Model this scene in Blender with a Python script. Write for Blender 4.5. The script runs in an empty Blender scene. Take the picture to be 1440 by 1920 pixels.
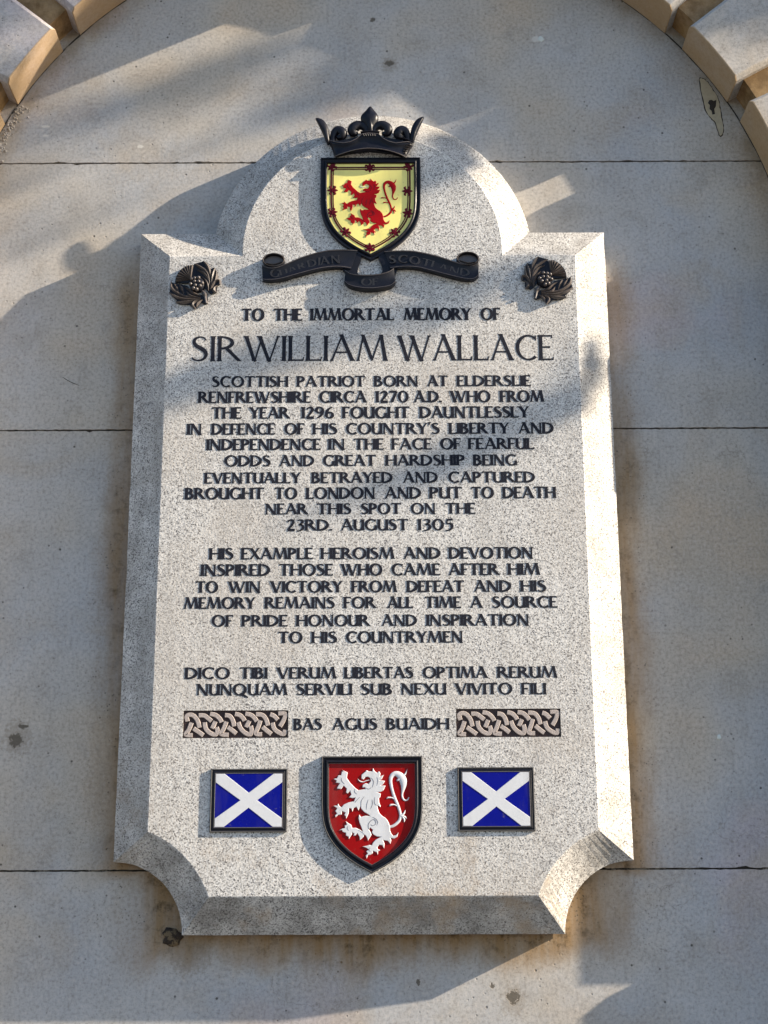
import bpy, bmesh, math, random
from mathutils import Vector, Matrix
from mathutils.geometry import tessellate_polygon
R = math.radians
random.seed(7)
sc = bpy.context.scene
COL = sc.collection

# ------------------------------------------------------------------ camera, sky, sun, exposure
cam_data = bpy.data.cameras.new("camera")
cam = bpy.data.objects.new("camera", cam_data)
COL.objects.link(cam)
cam_data.sensor_fit = 'VERTICAL'
cam_data.sensor_height = 36.0
cam_data.lens = 36.0 * 2788.0 / 1920.0
cam_data.clip_start = 0.05
cam_data.clip_end = 500.0
EYE = Vector((0.02, -2.64, 0.0))
cam.location = EYE
th, roll = R(15.6), R(-0.2)
Fw = Vector((0, math.cos(th), math.sin(th)))
R0 = Vector((1, 0, 0))
U0 = R0.cross(Fw)
Rr = R0 * math.cos(roll) + U0 * math.sin(roll)
Uu = -R0 * math.sin(roll) + U0 * math.cos(roll)
cam.matrix_world = Matrix.Translation(cam.location) @ Matrix((
    (Rr.x, Uu.x, -Fw.x), (Rr.y, Uu.y, -Fw.y), (Rr.z, Uu.z, -Fw.z))).to_4x4()
sc.camera = cam

SUN = Vector((5.4, -1.0, 2.54)).normalized()          # direction towards the sun
world = bpy.data.worlds.new("World")
sc.world = world
world.use_nodes = True
wn = world.node_tree
for n in list(wn.nodes):
    wn.nodes.remove(n)
wo = wn.nodes.new("ShaderNodeOutputWorld")
wb = wn.nodes.new("ShaderNodeBackground")
ws = wn.nodes.new("ShaderNodeTexSky")
ws.sky_type = 'NISHITA'
ws.sun_disc = False
ws.sun_elevation = math.asin(SUN.z)
ws.ozone_density = 3.0
ws.sun_rotation = math.atan2(SUN.x, SUN.y)
wb.inputs[1].default_value = 0.080
wn.links.new(ws.outputs[0], wb.inputs[0])
wn.links.new(wb.outputs[0], wo.inputs[0])

sd = bpy.data.lights.new("sun", 'SUN')
sd.energy = 5.0
sd.angle = R(0.5)
sd.color = (1.0, 0.85, 0.66)
so = bpy.data.objects.new("sun", sd)
COL.objects.link(so)
so.location = SUN * 12
so.rotation_euler = (-SUN).to_track_quat('-Z', 'Y').to_euler()

sc.view_settings.view_transform = 'Standard'
sc.view_settings.look = 'None'
sc.view_settings.gamma = 1.0
sc.view_settings.exposure = 1.42
sc.cycles.max_bounces = 8

# ------------------------------------------------------------------ helpers
def V(x, z, d):
    """wall-plane coordinates (metres) and distance in front of the wall"""
    return (x, -d, z)

class MB:
    def __init__(s):
        s.v, s.f, s.m = [], [], []
    def add(s, vs, fs, mi=0):
        o = len(s.v)
        s.v += vs
        s.f += [tuple(i + o for i in f) for f in fs]
        s.m += [mi] * len(fs)
    def mesh(s, name, mats, smooth=False, recalc=True, weld=0.0):
        me = bpy.data.meshes.new(name)
        me.from_pydata(s.v, [], s.f)
        for m in (mats if isinstance(mats, (list, tuple)) else [mats]):
            me.materials.append(m)
        if any(s.m):
            me.polygons.foreach_set("material_index", s.m)
        if recalc or weld:
            bm = bmesh.new(); bm.from_mesh(me)
            if weld:
                bmesh.ops.remove_doubles(bm, verts=bm.verts, dist=weld)
            if recalc:
                bmesh.ops.recalc_face_normals(bm, faces=bm.faces)
            bm.to_mesh(me); bm.free()
        if smooth:
            me.polygons.foreach_set("use_smooth", [True] * len(me.polygons))
            try:
                me.set_sharp_from_angle(angle=R(38))
            except Exception:
                pass
        me.update()
        return me
    def obj(s, name, mats, parent=None, **k):
        return link(name, s.mesh(name, mats, **k), parent)

def link(name, me, parent=None):
    o = bpy.data.objects.new(name, me)
    COL.objects.link(o)
    if parent is not None:
        o.parent = parent
    return o

def empty(name, parent=None, loc=(0, 0, 0)):
    o = bpy.data.objects.new(name, None)
    o.empty_display_size = 0.05
    COL.objects.link(o)
    o.location = loc
    if parent is not None:
        o.parent = parent
    return o

def tag(o, label=None, category=None, kind=None, group=None):
    if label: o["label"] = label
    if category: o["category"] = category
    if kind: o["kind"] = kind
    if group: o["group"] = group
    return o

def bevel(o, w, seg=2, ang=25):
    m = o.modifiers.new("bevel", 'BEVEL')
    m.width = w; m.segments = seg; m.limit_method = 'ANGLE'; m.angle_limit = R(ang)
    return o

def tess(loops):
    """triangles over the concatenated points of 2-D loops (first outer, others holes)"""
    return tessellate_polygon([[Vector((x, z, 0)) for x, z in lp] for lp in loops])

def prism(mb, pts, d0, d1, back=False, mi=0):
    n = len(pts)
    vs = [V(x, z, d0) for x, z in pts] + [V(x, z, d1) for x, z in pts]
    fs = [(i, (i + 1) % n, n + (i + 1) % n, n + i) for i in range(n)]
    for t in tess([pts]):
        fs.append(tuple(n + i for i in t))
        if back:
            fs.append(tuple(t))
    mb.add(vs, fs, mi)

def loft(mb, loops, cap=True, base=False, mi=0):
    """loops: list of (pts2d, depth) with equal counts"""
    n = len(loops[0][0])
    vs, fs = [], []
    for pts, d in loops:
        vs += [V(x, z, d) for x, z in pts]
    for k in range(len(loops) - 1):
        for i in range(n):
            j = (i + 1) % n
            fs.append((k * n + i, k * n + j, (k + 1) * n + j, (k + 1) * n + i))
    if cap:
        o = (len(loops) - 1) * n
        for t in tess([loops[-1][0]]):
            fs.append(tuple(o + i for i in t))
    if base:
        for t in tess([loops[0][0]]):
            fs.append(tuple(t))
    mb.add(vs, fs, mi)

def inset(pts, w):
    """mitred inward offset of a polygon"""
    n = len(pts)
    area = sum(pts[i][0] * pts[(i + 1) % n][1] - pts[(i + 1) % n][0] * pts[i][1] for i in range(n))
    sgn = 1 if area > 0 else -1
    out = []
    for i in range(n):
        p0, p1, p2 = (Vector(pts[(i - 1) % n]), Vector(pts[i]), Vector(pts[(i + 1) % n]))
        a = (p1 - p0).normalized(); b = (p2 - p1).normalized()
        na = Vector((-a.y, a.x)) * sgn; nb = Vector((-b.y, b.x)) * sgn
        m = na + nb
        if m.length < 1e-6:
            m = na
        m.normalize()
        c = max(0.35, m.dot(na))
        q = p1 + m * (w / c)
        out.append((q.x, q.y))
    return out

def catmull(pts, n=5, closed=False):
    """smooth a list of tuples (any dimension)"""
    P = [tuple(p) for p in pts]
    L = len(P)
    out = []
    rng = range(L) if closed else range(L - 1)
    for i in rng:
        p0 = P[(i - 1) % L] if (closed or i > 0) else P[0]
        p1 = P[i]; p2 = P[(i + 1) % L]
        p3 = P[(i + 2) % L] if (closed or i + 2 < L) else P[-1]
        for k in range(n):
            t = k / n
            out.append(tuple(0.5 * (2 * b + (-a + c) * t + (2 * a - 5 * b + 4 * c - d) * t * t + (-a + 3 * b - 3 * c + d) * t ** 3)
                             for a, b, c, d in zip(p0, p1, p2, p3)))
    if not closed:
        out.append(P[-1])
    return out

def blade(mb, pts, d0, hgt, sm=4, prof='round', mi=0):
    """a tapered strip along pts [(x, z, width)], humped across, rising hgt over d0"""
    P = catmull(pts, sm) if sm > 1 else pts
    n = len(P)
    cs = {'round': [(-1, 0), (-.92, .45), (-.6, .85), (0, 1), (.6, .85), (.92, .45), (1, 0)],
          'ridge': [(-1, 0), (-.93, .35), (0, 1), (.93, .35), (1, 0)],
          'flat': [(-1, 0), (-.97, .8), (-.8, 1), (.8, 1), (.97, .8), (1, 0)],
          'scoop': [(-1, 0), (-.95, .95), (-.75, 1), (0, .45), (.75, 1), (.95, .95), (1, 0)]}[prof]
    m = len(cs)
    vs, fs = [], []
    for i, (x, z, w) in enumerate(P):
        x0, z0 = P[max(0, i - 1)][:2]; x1, z1 = P[min(n - 1, i + 1)][:2]
        t = Vector((x1 - x0, z1 - z0))
        if t.length < 1e-9: t = Vector((1, 0))
        t.normalize()
        k = min(1.0, 0.35 + 0.65 * w / (max(q[2] for q in P) + 1e-9))
        for a, b in cs:
            vs.append(V(x - t.y * a * w / 2, z + t.x * a * w / 2, d0 + b * hgt * k))
    for i in range(n - 1):
        for j in range(m - 1):
            fs.append((i * m + j, i * m + j + 1, (i + 1) * m + j + 1, (i + 1) * m + j))
    fs.append(tuple(range(m))); fs.append(tuple((n - 1) * m + j for j in range(m)))
    mb.add(vs, fs, mi)

def dome(mb, pts, d0, hgt, rings=4, centre=None, mi=0):
    """a roundish outline puffed up over its centre"""
    n = len(pts)
    cx, cz = centre or (sum(p[0] for p in pts) / n, sum(p[1] for p in pts) / n)
    vs, fs = [V(x, z, d0) for x, z in pts], []
    for k in range(rings):
        s = math.cos((k) / rings * math.pi / 2); h = math.sin((k + .6) / (rings + .6) * math.pi / 2)
        vs += [V(cx + (x - cx) * s * .985, cz + (z - cz) * s * .985, d0 + hgt * h) for x, z in pts]
    vs.append(V(cx, cz, d0 + hgt))
    for k in range(rings):
        for i in range(n):
            j = (i + 1) % n
            fs.append((k * n + i, k * n + j, (k + 1) * n + j, (k + 1) * n + i))
    o = rings * n
    for i in range(n):
        fs.append((o + i, o + (i + 1) % n, len(vs) - 1))
    mb.add(vs, fs, mi)

def box(mb, x0, x1, z0, z1, d0, d1, mi=0):
    prism(mb, [(x0, z0), (x1, z0), (x1, z1), (x0, z1)], d0, d1, True, mi)

# ------------------------------------------------------------------ materials
class NT:
    def __init__(s, name):
        s.m = bpy.data.materials.new(name)
        s.m.use_nodes = True
        s.t = s.m.node_tree
        s.b = s.t.nodes["Principled BSDF"]
        s.co = s.t.nodes.new("ShaderNodeTexCoord").outputs['Object']
    def n(s, ty, **k):
        nd = s.t.nodes.new(ty)
        for a, b in k.items():
            setattr(nd, a, b)
        return nd
    def l(s, a, b):
        s.t.links.new(a, b)
    def setin(s, sock, v):
        if hasattr(v, 'links') or isinstance(v, bpy.types.NodeSocket):
            s.l(v, sock)
        else:
            sock.default_value = v
    def math(s, op, a, b=None, c=None, clamp=False):
        nd = s.n("ShaderNodeMath", operation=op, use_clamp=clamp)
        s.setin(nd.inputs[0], a)
        if b is not None: s.setin(nd.inputs[1], b)
        if c is not None: s.setin(nd.inputs[2], c)
        return nd.outputs[0]
    def noise(s, scale, detail=4, rough=0.55, vec=None, dist=0.0):
        nd = s.n("ShaderNodeTexNoise")
        s.l(vec or s.co, nd.inputs['Vector'])
        nd.inputs['Scale'].default_value = scale
        nd.inputs['Detail'].default_value = detail
        nd.inputs['Roughness'].default_value = rough
        nd.inputs['Distortion'].default_value = dist
        return nd.outputs['Fac']
    def voro(s, scale, out='Distance', feat='F1', vec=None, rnd=1.0):
        nd = s.n("ShaderNodeTexVoronoi", feature=feat)
        s.l(vec or s.co, nd.inputs['Vector'])
        nd.inputs['Scale'].default_value = scale
        nd.inputs['Randomness'].default_value = rnd
        return nd.outputs[out]
    def maprange(s, v, a, b, c=0.0, d=1.0, smooth=False):
        nd = s.n("ShaderNodeMapRange", clamp=True)
        if smooth: nd.interpolation_type = 'SMOOTHSTEP'
        s.setin(nd.inputs[0], v)
        for i, q in enumerate((a, b, c, d)):
            s.setin(nd.inputs[i + 1], q)
        return nd.outputs[0]
    def ramp(s, v, stops, interp='LINEAR'):
        nd = s.n("ShaderNodeValToRGB")
        nd.color_ramp.interpolation = interp
        e = nd.color_ramp.elements
        while len(e) < len(stops): e.new(0.5)
        for q, (p, c) in zip(e, stops):
            q.position = p; q.color = (*c, 1)
        s.setin(nd.inputs[0], v)
        return nd.outputs[0]
    def mix(s, f, a, b, mode='MIX'):
        nd = s.n("ShaderNodeMix", data_type='RGBA', blend_type=mode)
        s.setin(nd.inputs[0], f)
        for sock, v in ((nd.inputs[6], a), (nd.inputs[7], b)):
            if isinstance(v, tuple): sock.default_value = (*v, 1)
            else: s.l(v, sock)
        return nd.outputs[2]
    def vec(s, sx=1, sy=1, sz=1, rot=(0, 0, 0), loc=(0, 0, 0)):
        nd = s.n("ShaderNodeMapping")
        s.l(s.co, nd.inputs[0])
        nd.inputs['Scale'].default_value = (sx, sy, sz)
        nd.inputs['Rotation'].default_value = rot
        nd.inputs['Location'].default_value = loc
        return nd.outputs[0]
    def sep(s):
        nd = s.n("ShaderNodeSeparateXYZ"); s.l(s.co, nd.inputs[0])
        return nd.outputs
    def bump(s, h, strength=0.3, dist=0.002, prev=None):
        nd = s.n("ShaderNodeBump")
        nd.inputs['Strength'].default_value = strength
        nd.inputs['Distance'].default_value = dist
        s.l(h, nd.inputs['Height'])
        if prev is not None: s.l(prev, nd.inputs['Normal'])
        return nd.outputs[0]
    def out(s, color, rough=0.8, normal=None, **k):
        s.setin(s.b.inputs['Base Color'], (*color, 1) if isinstance(color, tuple) else color)
        s.setin(s.b.inputs['Roughness'], rough)
        if normal is not None: s.l(normal, s.b.inputs['Normal'])
        for a, b in k.items():
            s.b.inputs[a.replace('_', ' ')].default_value = b
        return s.m

def gauss_spots(nt, X, Z, spots, wob):
    """hard-edged ragged marks: [(x, z, rx, rz)] -> mask 0..1"""
    tot = None
    for x, z, rx, rz in spots:
        a = nt.math('DIVIDE', nt.math('SUBTRACT', X, x), rx)
        b = nt.math('DIVIDE', nt.math('SUBTRACT', Z, z), rz)
        d = nt.math('SQRT', nt.math('ADD', nt.math('MULTIPLY', a, a), nt.math('MULTIPLY', b, b)))
        d = nt.math('ADD', d, wob)
        m = nt.maprange(d, 1.0, 0.72, 0, 1, True)
        tot = m if tot is None else nt.math('MAXIMUM', tot, m)
    return tot

def mat_limestone(name, wall=False, soffit=0.0):
    t = NT(name)
    big = t.noise(2.3, 3, 0.5)
    mid = t.noise(9, 5, 0.6)
    fine = t.noise(170, 3, 0.6)
    col = t.ramp(big, [(0.34, (0.53, 0.43, 0.32)), (0.42, (0.51, 0.465, 0.40)), (0.50, (0.49, 0.485, 0.475)), (0.59, (0.43, 0.445, 0.465)), (0.67, (0.47, 0.435, 0.465))])
    oi = t.n('ShaderNodeObjectInfo')
    col = t.mix(t.math('MULTIPLY', oi.outputs['Random'], 0.12), col, (0.30, 0.285, 0.27))
    col = t.mix(t.maprange(t.noise(4.5, 4, .6, dist=.6), .50, .66, 0, .40), col, (0.45, 0.36, 0.25))
    col = t.mix(t.maprange(t.noise(13, 6, .7, dist=.4), 0.53, .66, 0, .36), col, (0.29, 0.27, 0.245))
    col = t.mix(t.maprange(t.noise(30, 6, .75, vec=t.vec(1, 1, .35)), .52, .66, 0, .30), col, (0.30, 0.275, 0.24))
    vk = t.n("ShaderNodeTexVoronoi", feature='DISTANCE_TO_EDGE'); vk.inputs['Scale'].default_value = 4.5
    wv = t.n("ShaderNodeVectorMath", operation='ADD'); t.l(t.co, wv.inputs[0])
    wn_ = t.n("ShaderNodeTexNoise"); t.l(t.co, wn_.inputs['Vector']); wn_.inputs['Scale'].default_value = 7; wn_.inputs['Detail'].default_value = 5
    wsx = t.n("ShaderNodeVectorMath", operation='SCALE'); t.l(wn_.outputs['Color'], wsx.inputs[0]); wsx.inputs['Scale'].default_value = .35
    t.l(wsx.outputs[0], wv.inputs[1]); t.l(wv.outputs[0], vk.inputs['Vector'])
    crack = t.math('MULTIPLY', t.maprange(vk.outputs['Distance'], 0.0, 0.006, 1, 0), t.maprange(t.noise(3.0, 3, .5), .56, .62, 0, .5))
    col = t.mix(crack, col, (0.20, 0.18, 0.155))
    col = t.mix(t.maprange(mid, 0.42, 0.72, 0, 0.45), col, (0.40, 0.365, 0.315))
    col = t.mix(t.maprange(mid, 0.40, 0.25, 0, 0.5), col, (0.53, 0.49, 0.42))
    col = t.mix(t.maprange(fine, 0.50, 0.68, 0, 0.42), col, (0.19, 0.17, 0.15))
    col = t.mix(t.maprange(t.noise(420, 2, .6), 0.56, 0.70, 0, 0.45), col, (0.19, 0.17, 0.15))
    col = t.mix(t.maprange(fine, 0.46, 0.32, 0, 0.40), col, (0.62, 0.56, 0.50))
    # sparse dark pits, gathered in patches
    pit = t.maprange(t.voro(75), 0.16, 0.05, 0, 1)
    where = t.maprange(t.noise(5.5, 3, .6), 0.45, 0.62, 0, 1)
    rnd = t.maprange(t.voro(75, 'Color'), 0.35, 0.5, 0, 1)
    pit = t.math('MULTIPLY', t.math('MULTIPLY', pit, where), rnd)
    pit2 = t.math('MULTIPLY', t.maprange(t.voro(28), 0.075, 0.04, 0, 1), t.maprange(t.noise(3.5, 2, .5), 0.42, 0.52, 0, 1))
    pits = t.math('MAXIMUM', pit, pit2)
    col = t.mix(t.math('MULTIPLY', pits, 0.85), col, (0.05, 0.045, 0.04))
    h = t.math('ADD', t.math('MULTIPLY', mid, 0.8), t.math('MULTIPLY', fine, 0.35))
    h = t.math('SUBTRACT', h, t.math('MULTIPLY', pits, 0.8))
    if wall:
        X, Y, Z = t.sep()[:3]
        aX = t.math('ABSOLUTE', X)
        # brown staining, with warm bounced light painted in, on both flanks and below the slab
        wob = t.math('MULTIPLY', t.math('SUBTRACT', t.noise(6, 5, .6, vec=t.vec(1, 1, .45)), 0.5), 0.13)
        side = t.maprange(t.math('ADD', aX, wob), 0.520, 0.450, 0, 1, True)
        side = t.math('MULTIPLY', side, t.maprange(Z, 1.27, 1.15, 0, 1, True))
        side = t.math('MULTIPLY', side, t.maprange(Z, 0.07, 0.10, 0, 1, True))
        low = t.math('MULTIPLY', t.maprange(t.math('ADD', Z, t.math('MULTIPLY', wob, 1.3)), -0.085, -0.022, 0, 1, True),
                     t.maprange(t.math('ADD', aX, wob), 0.47, 0.37, 0, 1, True))
        low = t.math('MULTIPLY', low, t.maprange(Z, 0.14, 0.09, 0, 1))
        st = t.math('MAXIMUM', t.math('MULTIPLY', side, 0.95), low)
        streak = t.maprange(t.noise(26, 4, .65, vec=t.vec(1, 1, .10)), 0.30, 0.60, 0.45, 1)
        st = t.math('MULTIPLY', st, streak)
        col = t.mix(t.math('MULTIPLY', st, 0.85), col, (0.27, 0.165, 0.065))
        col = t.mix(t.math('MULTIPLY', t.math('MULTIPLY', st, st), t.maprange(t.noise(45, 5, .7), .5, .66, 0, .75)), col, (0.035, 0.025, 0.015))
        # black spatter close to the right and left edge of the slab
        sp = t.math('MULTIPLY', t.maprange(t.voro(160), 0.25, 0.12, 0, 1), t.maprange(t.noise(24, 4, .7), .50, .60, 0, 1))
        sp = t.math('MULTIPLY', sp, t.maprange(t.math('ADD', aX, wob), 0.56, 0.47, 0, 1, True))
        sp = t.math('MULTIPLY', sp, t.math('MULTIPLY', t.maprange(Z, 1.4, 1.2, 0, 1), t.maprange(Z, -0.10, 0.05, 0.25, 1)))
        col = t.mix(t.math('MULTIPLY', sp, 0.8), col, (0.03, 0.03, 0.03))
        # brown tone that fades in towards the arch
        ax = t.math('MULTIPLY', X, X); az = t.math('SUBTRACT', Z, 1.185)
        rr = t.math('SQRT', t.math('ADD', ax, t.math('MULTIPLY', az, az)))
        gr = t.math('MULTIPLY', t.maprange(t.math('ADD', rr, t.math('MULTIPLY', wob, 0.4)), 0.755, 0.815, 0, 1, True), t.maprange(az, 0.0, 0.12, 0, 1))
        gr = t.math('MULTIPLY', gr, t.maprange(t.noise(14, 5, .65), .38, .62, .15, 1))
        col = t.mix(t.math('MULTIPLY', gr, 0.6), col, (0.20, 0.15, 0.075))
        # individual dark marks seen on the wall
        w2 = t.math('MULTIPLY', t.math('SUBTRACT', t.noise(130, 5, .75), 0.5), 3.2)
        halo = gauss_spots(t, X, Z, [(-0.312, -0.035, .040, .045), (-0.630, 0.325, .03, .035), (0.236, -0.120, .024, .028), (0.034, 1.672, .02, .02)], w2)
        col = t.mix(t.math('MULTIPLY', halo, 0.30), col, (0.20, 0.16, 0.11))
        marks = gauss_spots(t, X, Z, [(0.034, 1.675, .010, .007), (0.236, -0.115, .012, .012), (0.20, -0.096, .005, .005), (0.075, -0.09, .004, .006),
                                      (-0.632, 0.321, .012, .014), (-0.622, 0.345, .010, .005), (0.0, 1.775, .006, .006)], w2)
        col = t.mix(t.math('MULTIPLY', marks, 0.85), col, (0.10, 0.085, 0.065))
        light = gauss_spots(t, X, Z, [(0.331, 1.730, .009, .008), (-0.650, 1.535, .009, .003), (-0.648, 1.515, .006, .003),
                                      (-0.46, 1.49, .007, .004)], w2)
        col = t.mix(t.math('MULTIPLY', light, 0.75), col, (0.62, 0.60, 0.55))
        h = t.math('SUBTRACT', h, t.math('MULTIPLY', marks, 1.2))
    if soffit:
        # golden brown stain with warm sunlit tone painted in, on underside and channels
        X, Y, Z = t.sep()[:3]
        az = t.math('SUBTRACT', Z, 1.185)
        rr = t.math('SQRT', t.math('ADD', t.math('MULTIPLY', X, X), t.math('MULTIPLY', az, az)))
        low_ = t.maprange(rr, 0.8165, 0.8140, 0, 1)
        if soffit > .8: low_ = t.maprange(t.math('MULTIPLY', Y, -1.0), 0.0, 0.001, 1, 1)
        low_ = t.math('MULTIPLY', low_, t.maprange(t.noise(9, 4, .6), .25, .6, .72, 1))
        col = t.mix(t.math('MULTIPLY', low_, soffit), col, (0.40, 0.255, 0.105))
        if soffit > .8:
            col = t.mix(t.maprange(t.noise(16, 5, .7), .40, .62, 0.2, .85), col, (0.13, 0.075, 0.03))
    nrm = t.bump(h, 0.45, 0.0016)
    nrm = t.bump(t.noise(3.2, 2, .5), 0.25, 0.012, nrm)
    return t.out(col, 0.88, nrm, Specular_IOR_Level=0.25)

def mat_granite():
    t = NT("granite")
    X, Y, Z = t.sep()[:3]
    v1 = t.n("ShaderNodeTexVoronoi"); t.l(t.co, v1.inputs['Vector']); v1.inputs['Scale'].default_value = 540
    sx = t.n("ShaderNodeSeparateColor"); t.l(v1.outputs['Color'], sx.inputs[0])
    col = t.ramp(sx.outputs[0], [(0.0, (0.08, 0.08, 0.09)), (0.09, (0.13, 0.125, 0.125)), (0.13, (0.34, 0.335, 0.33)), (0.36, (0.46, 0.45, 0.43)),
                                 (0.42, (0.63, 0.62, 0.595)), (0.80, (0.71, 0.70, 0.67)), (1.0, (0.85, 0.84, 0.81))])
    col = t.mix(t.maprange(t.noise(600, 2, .6), .5, .68, 0, .5), col, (0.27, 0.26, 0.25))
    col = t.mix(t.maprange(t.noise(6, 4, .55), .45, .7, 0, .30), col, (0.52, 0.45, 0.36))
    # coarser black biotite flakes
    v2 = t.voro(240, 'Distance')
    c2 = t.n("ShaderNodeTexVoronoi"); t.l(t.co, c2.inputs['Vector']); c2.inputs['Scale'].default_value = 240
    sc2 = t.n("ShaderNodeSeparateColor"); t.l(c2.outputs['Color'], sc2.inputs[0])
    fl = t.math('MULTIPLY', t.maprange(v2, 0.30, 0.20, 0, 1), t.maprange(t.math('ADD', sc2.outputs[1], t.math('MULTIPLY', t.noise(14, 3, .6), .16)), 0.31, 0.27, 0, 1))
    col = t.mix(t.math('MULTIPLY', fl, 0.9), col, (0.035, 0.035, 0.045))
    # grime on the bevels, strongest low down, with their shading painted in darker
    depth = t.math('MULTIPLY', Y, -1.0)
    onbev = t.maprange(depth, 0.0795, 0.0780, 0, 1)
    soot_shade = t.math('MULTIPLY', onbev, t.maprange(t.noise(17, 5, .65), .36, .62, .15, .85))
    lower = t.maprange(Z, 0.20, 0.12, 0.70, 1, True)
    col = t.mix(t.math('MULTIPLY', t.math('MULTIPLY', soot_shade, lower), 0.75), col, (0.085, 0.075, 0.06), 'MIX')
    rain = t.maprange(t.noise(34, 4, .65, vec=t.vec(1, 1, .07)), .52, .72, 0, .24)
    col = t.mix(rain, col, (0.30, 0.28, 0.25))
    col = t.mix(t.maprange(t.noise(3.0, 4, .6), .48, .66, 0, .16), col, (0.36, 0.35, 0.345))
    col = t.mix(t.maprange(t.noise(42, 3, .6), .54, .66, 0, .18), col, (0.36, 0.35, 0.34))
    rust = t.math('MULTIPLY', t.maprange(t.noise(11, 5, .6), .55, .72, 0, 1), t.maprange(Z, 0.35, 0.05, 0, .6))
    col = t.mix(rust, col, (0.42, 0.30, 0.18))
    h = t.math('ADD', t.math('MULTIPLY', t.noise(240, 4, .6), 0.6), t.math('MULTIPLY', t.noise(60, 4, .6), 0.6))
    nrm = t.bump(h, 0.42, 0.0016)
    return t.out(col, 0.68, nrm, Specular_IOR_Level=0.4)

def mat_simple(name, c, rough, spec=0.5, var=0.25, bump=0.15, coat=0.0, scale=90, wear=None, wamt=.5, wth=.60, wscale=120):
    t = NT(name)
    n = t.noise(scale, 4, .6)
    dark = tuple(q * (1 - var) for q in c); light = tuple(min(1, q * (1 + var)) for q in c)
    col = t.mix(n, dark, light)
    col = t.mix(t.maprange(t.noise(scale * .25, 5, .65), .58, .74, 0, .30), col, tuple(q * .45 + .02 for q in c))
    if wear:
        col = t.mix(t.maprange(t.noise(wscale, 6, .75), wth, wth + .06, 0, wamt), col, wear)
        col = t.mix(t.maprange(t.noise(24, 4, .6, vec=t.vec(1, 1, .25)), .52, .72, 0, wamt * .5), col, tuple(q * .5 + .03 for q in wear))
    rg = t.maprange(t.noise(scale * .4, 4, .6), .3, .7, max(0.05, rough - .12), min(1, rough + .12))
    return t.out(col, rg, t.bump(t.noise(scale * 2.5, 3, .6), bump, 0.0008), Specular_IOR_Level=spec, Coat_Weight=coat, Coat_Roughness=0.15)

M_wall = mat_limestone("limestone_wall", True)
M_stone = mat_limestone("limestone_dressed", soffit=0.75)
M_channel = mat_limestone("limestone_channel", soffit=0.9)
M_granite = mat_granite()
M_mortar = mat_simple("joint_dirt", (0.035, 0.03, 0.025), 0.95, wear=(0.30, 0.26, 0.21), wamt=.9, wth=.54, wscale=18)
M_bronze = mat_simple("black_painted_bronze", (0.007, 0.008, 0.014), 0.42, 0.25, .3, .3)
M_thistle = mat_simple("dark_bronze", (0.095, 0.082, 0.078), 0.36, 0.6, .45, .2)
M_relief = mat_simple("relief_letter_bronze", (0.020, 0.018, 0.018), 0.4, 0.5, .4, .2)
M_letter = mat_simple("letter_paint", (0.009, 0.010, 0.018), 0.5, 0.15, .4, .2, wear=(0.10, 0.10, 0.11), wamt=.55, wth=.54)
M_yellow = mat_simple("yellow_enamel", (0.92, 0.84, 0.27), 0.4, 0.25, .05, .08, .05, 40, wear=(0.20, 0.18, 0.16), wamt=.38, wth=.63, wscale=70)
M_red = mat_simple("red_enamel", (0.29, 0.001, 0.002), 0.35, 0.15, .15, .08, .0, 40, wear=(0.20, 0.18, 0.16), wamt=.38, wth=.63, wscale=70)
M_redlion = mat_simple("lion_red", (0.34, 0.002, 0.004), 0.38, 0.15, .15, .1, .0, 60)
M_white = mat_simple("white_enamel", (0.66, 0.68, 0.71), 0.42, 0.35, .07, .15, .0, 60, wear=(0.20, 0.18, 0.16), wamt=.38, wth=.63, wscale=70)
M_blue = mat_simple("blue_enamel", (0.002, 0.005, 0.235), 0.3, 0.12, .15, .06, .0, 40, wear=(0.20, 0.18, 0.16), wamt=.38, wth=.63, wscale=70)
M_tress = mat_simple("maroon_line", (0.075, 0.006, 0.012), 0.4, 0.15, .3, .1)
M_fleur = mat_simple("fleur_red", (0.11, 0.004, 0.012), 0.4, 0.15, .3, .1)
M_edge = mat_simple("rim_highlight", (0.16, 0.155, 0.15), 0.4, 0.4, .3, .1)  # pale tone painting the highlight along shield and flag rims
M_knotbg = mat_simple("knot_ground", (0.035, 0.016, 0.014), 0.6)
M_knot = mat_simple("knot_stone", (0.42, 0.37, 0.345), 0.85, 0.2, .5, .6, 0, 500)
M_groove = mat_simple("groove_shade", (0.22, 0.22, 0.25), 0.7)  # grey that paints shade into the lion's carved grooves
M_filler = mat_simple("repair_mortar", (0.42, 0.36, 0.25), 0.9, .2, .25, .4)
M_shell = mat_simple("pale_lime_drip", (0.62, 0.66, 0.62), 0.6, .4, .1, .3)
M_rust = mat_simple("rusty_iron", (0.045, 0.036, 0.030), 0.95, .1, .5, .9, wear=(0.20, 0.15, 0.09), wamt=.8, wth=.50, wscale=60)
M_grime = mat_simple("grime_outline", (0.03, 0.025, 0.02), 0.95)

# ------------------------------------------------------------------ the ground and the wall
mb = MB()
mb.add([(-60, -60, -1.6), (60, -60, -1.6), (60, 0.4, -1.6), (-60, 0.4, -1.6)], [(0, 1, 2, 3)])
pv = mb.obj("pavement", mat_simple("paving", (0.13, 0.125, 0.12), 0.9, .2, .2, .2, 0, 6))
tag(pv, kind="structure")

wall = empty("stone_wall")
tag(wall, "pale limestone wall of wide smooth courses behind the granite tablet", "wall")

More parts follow.
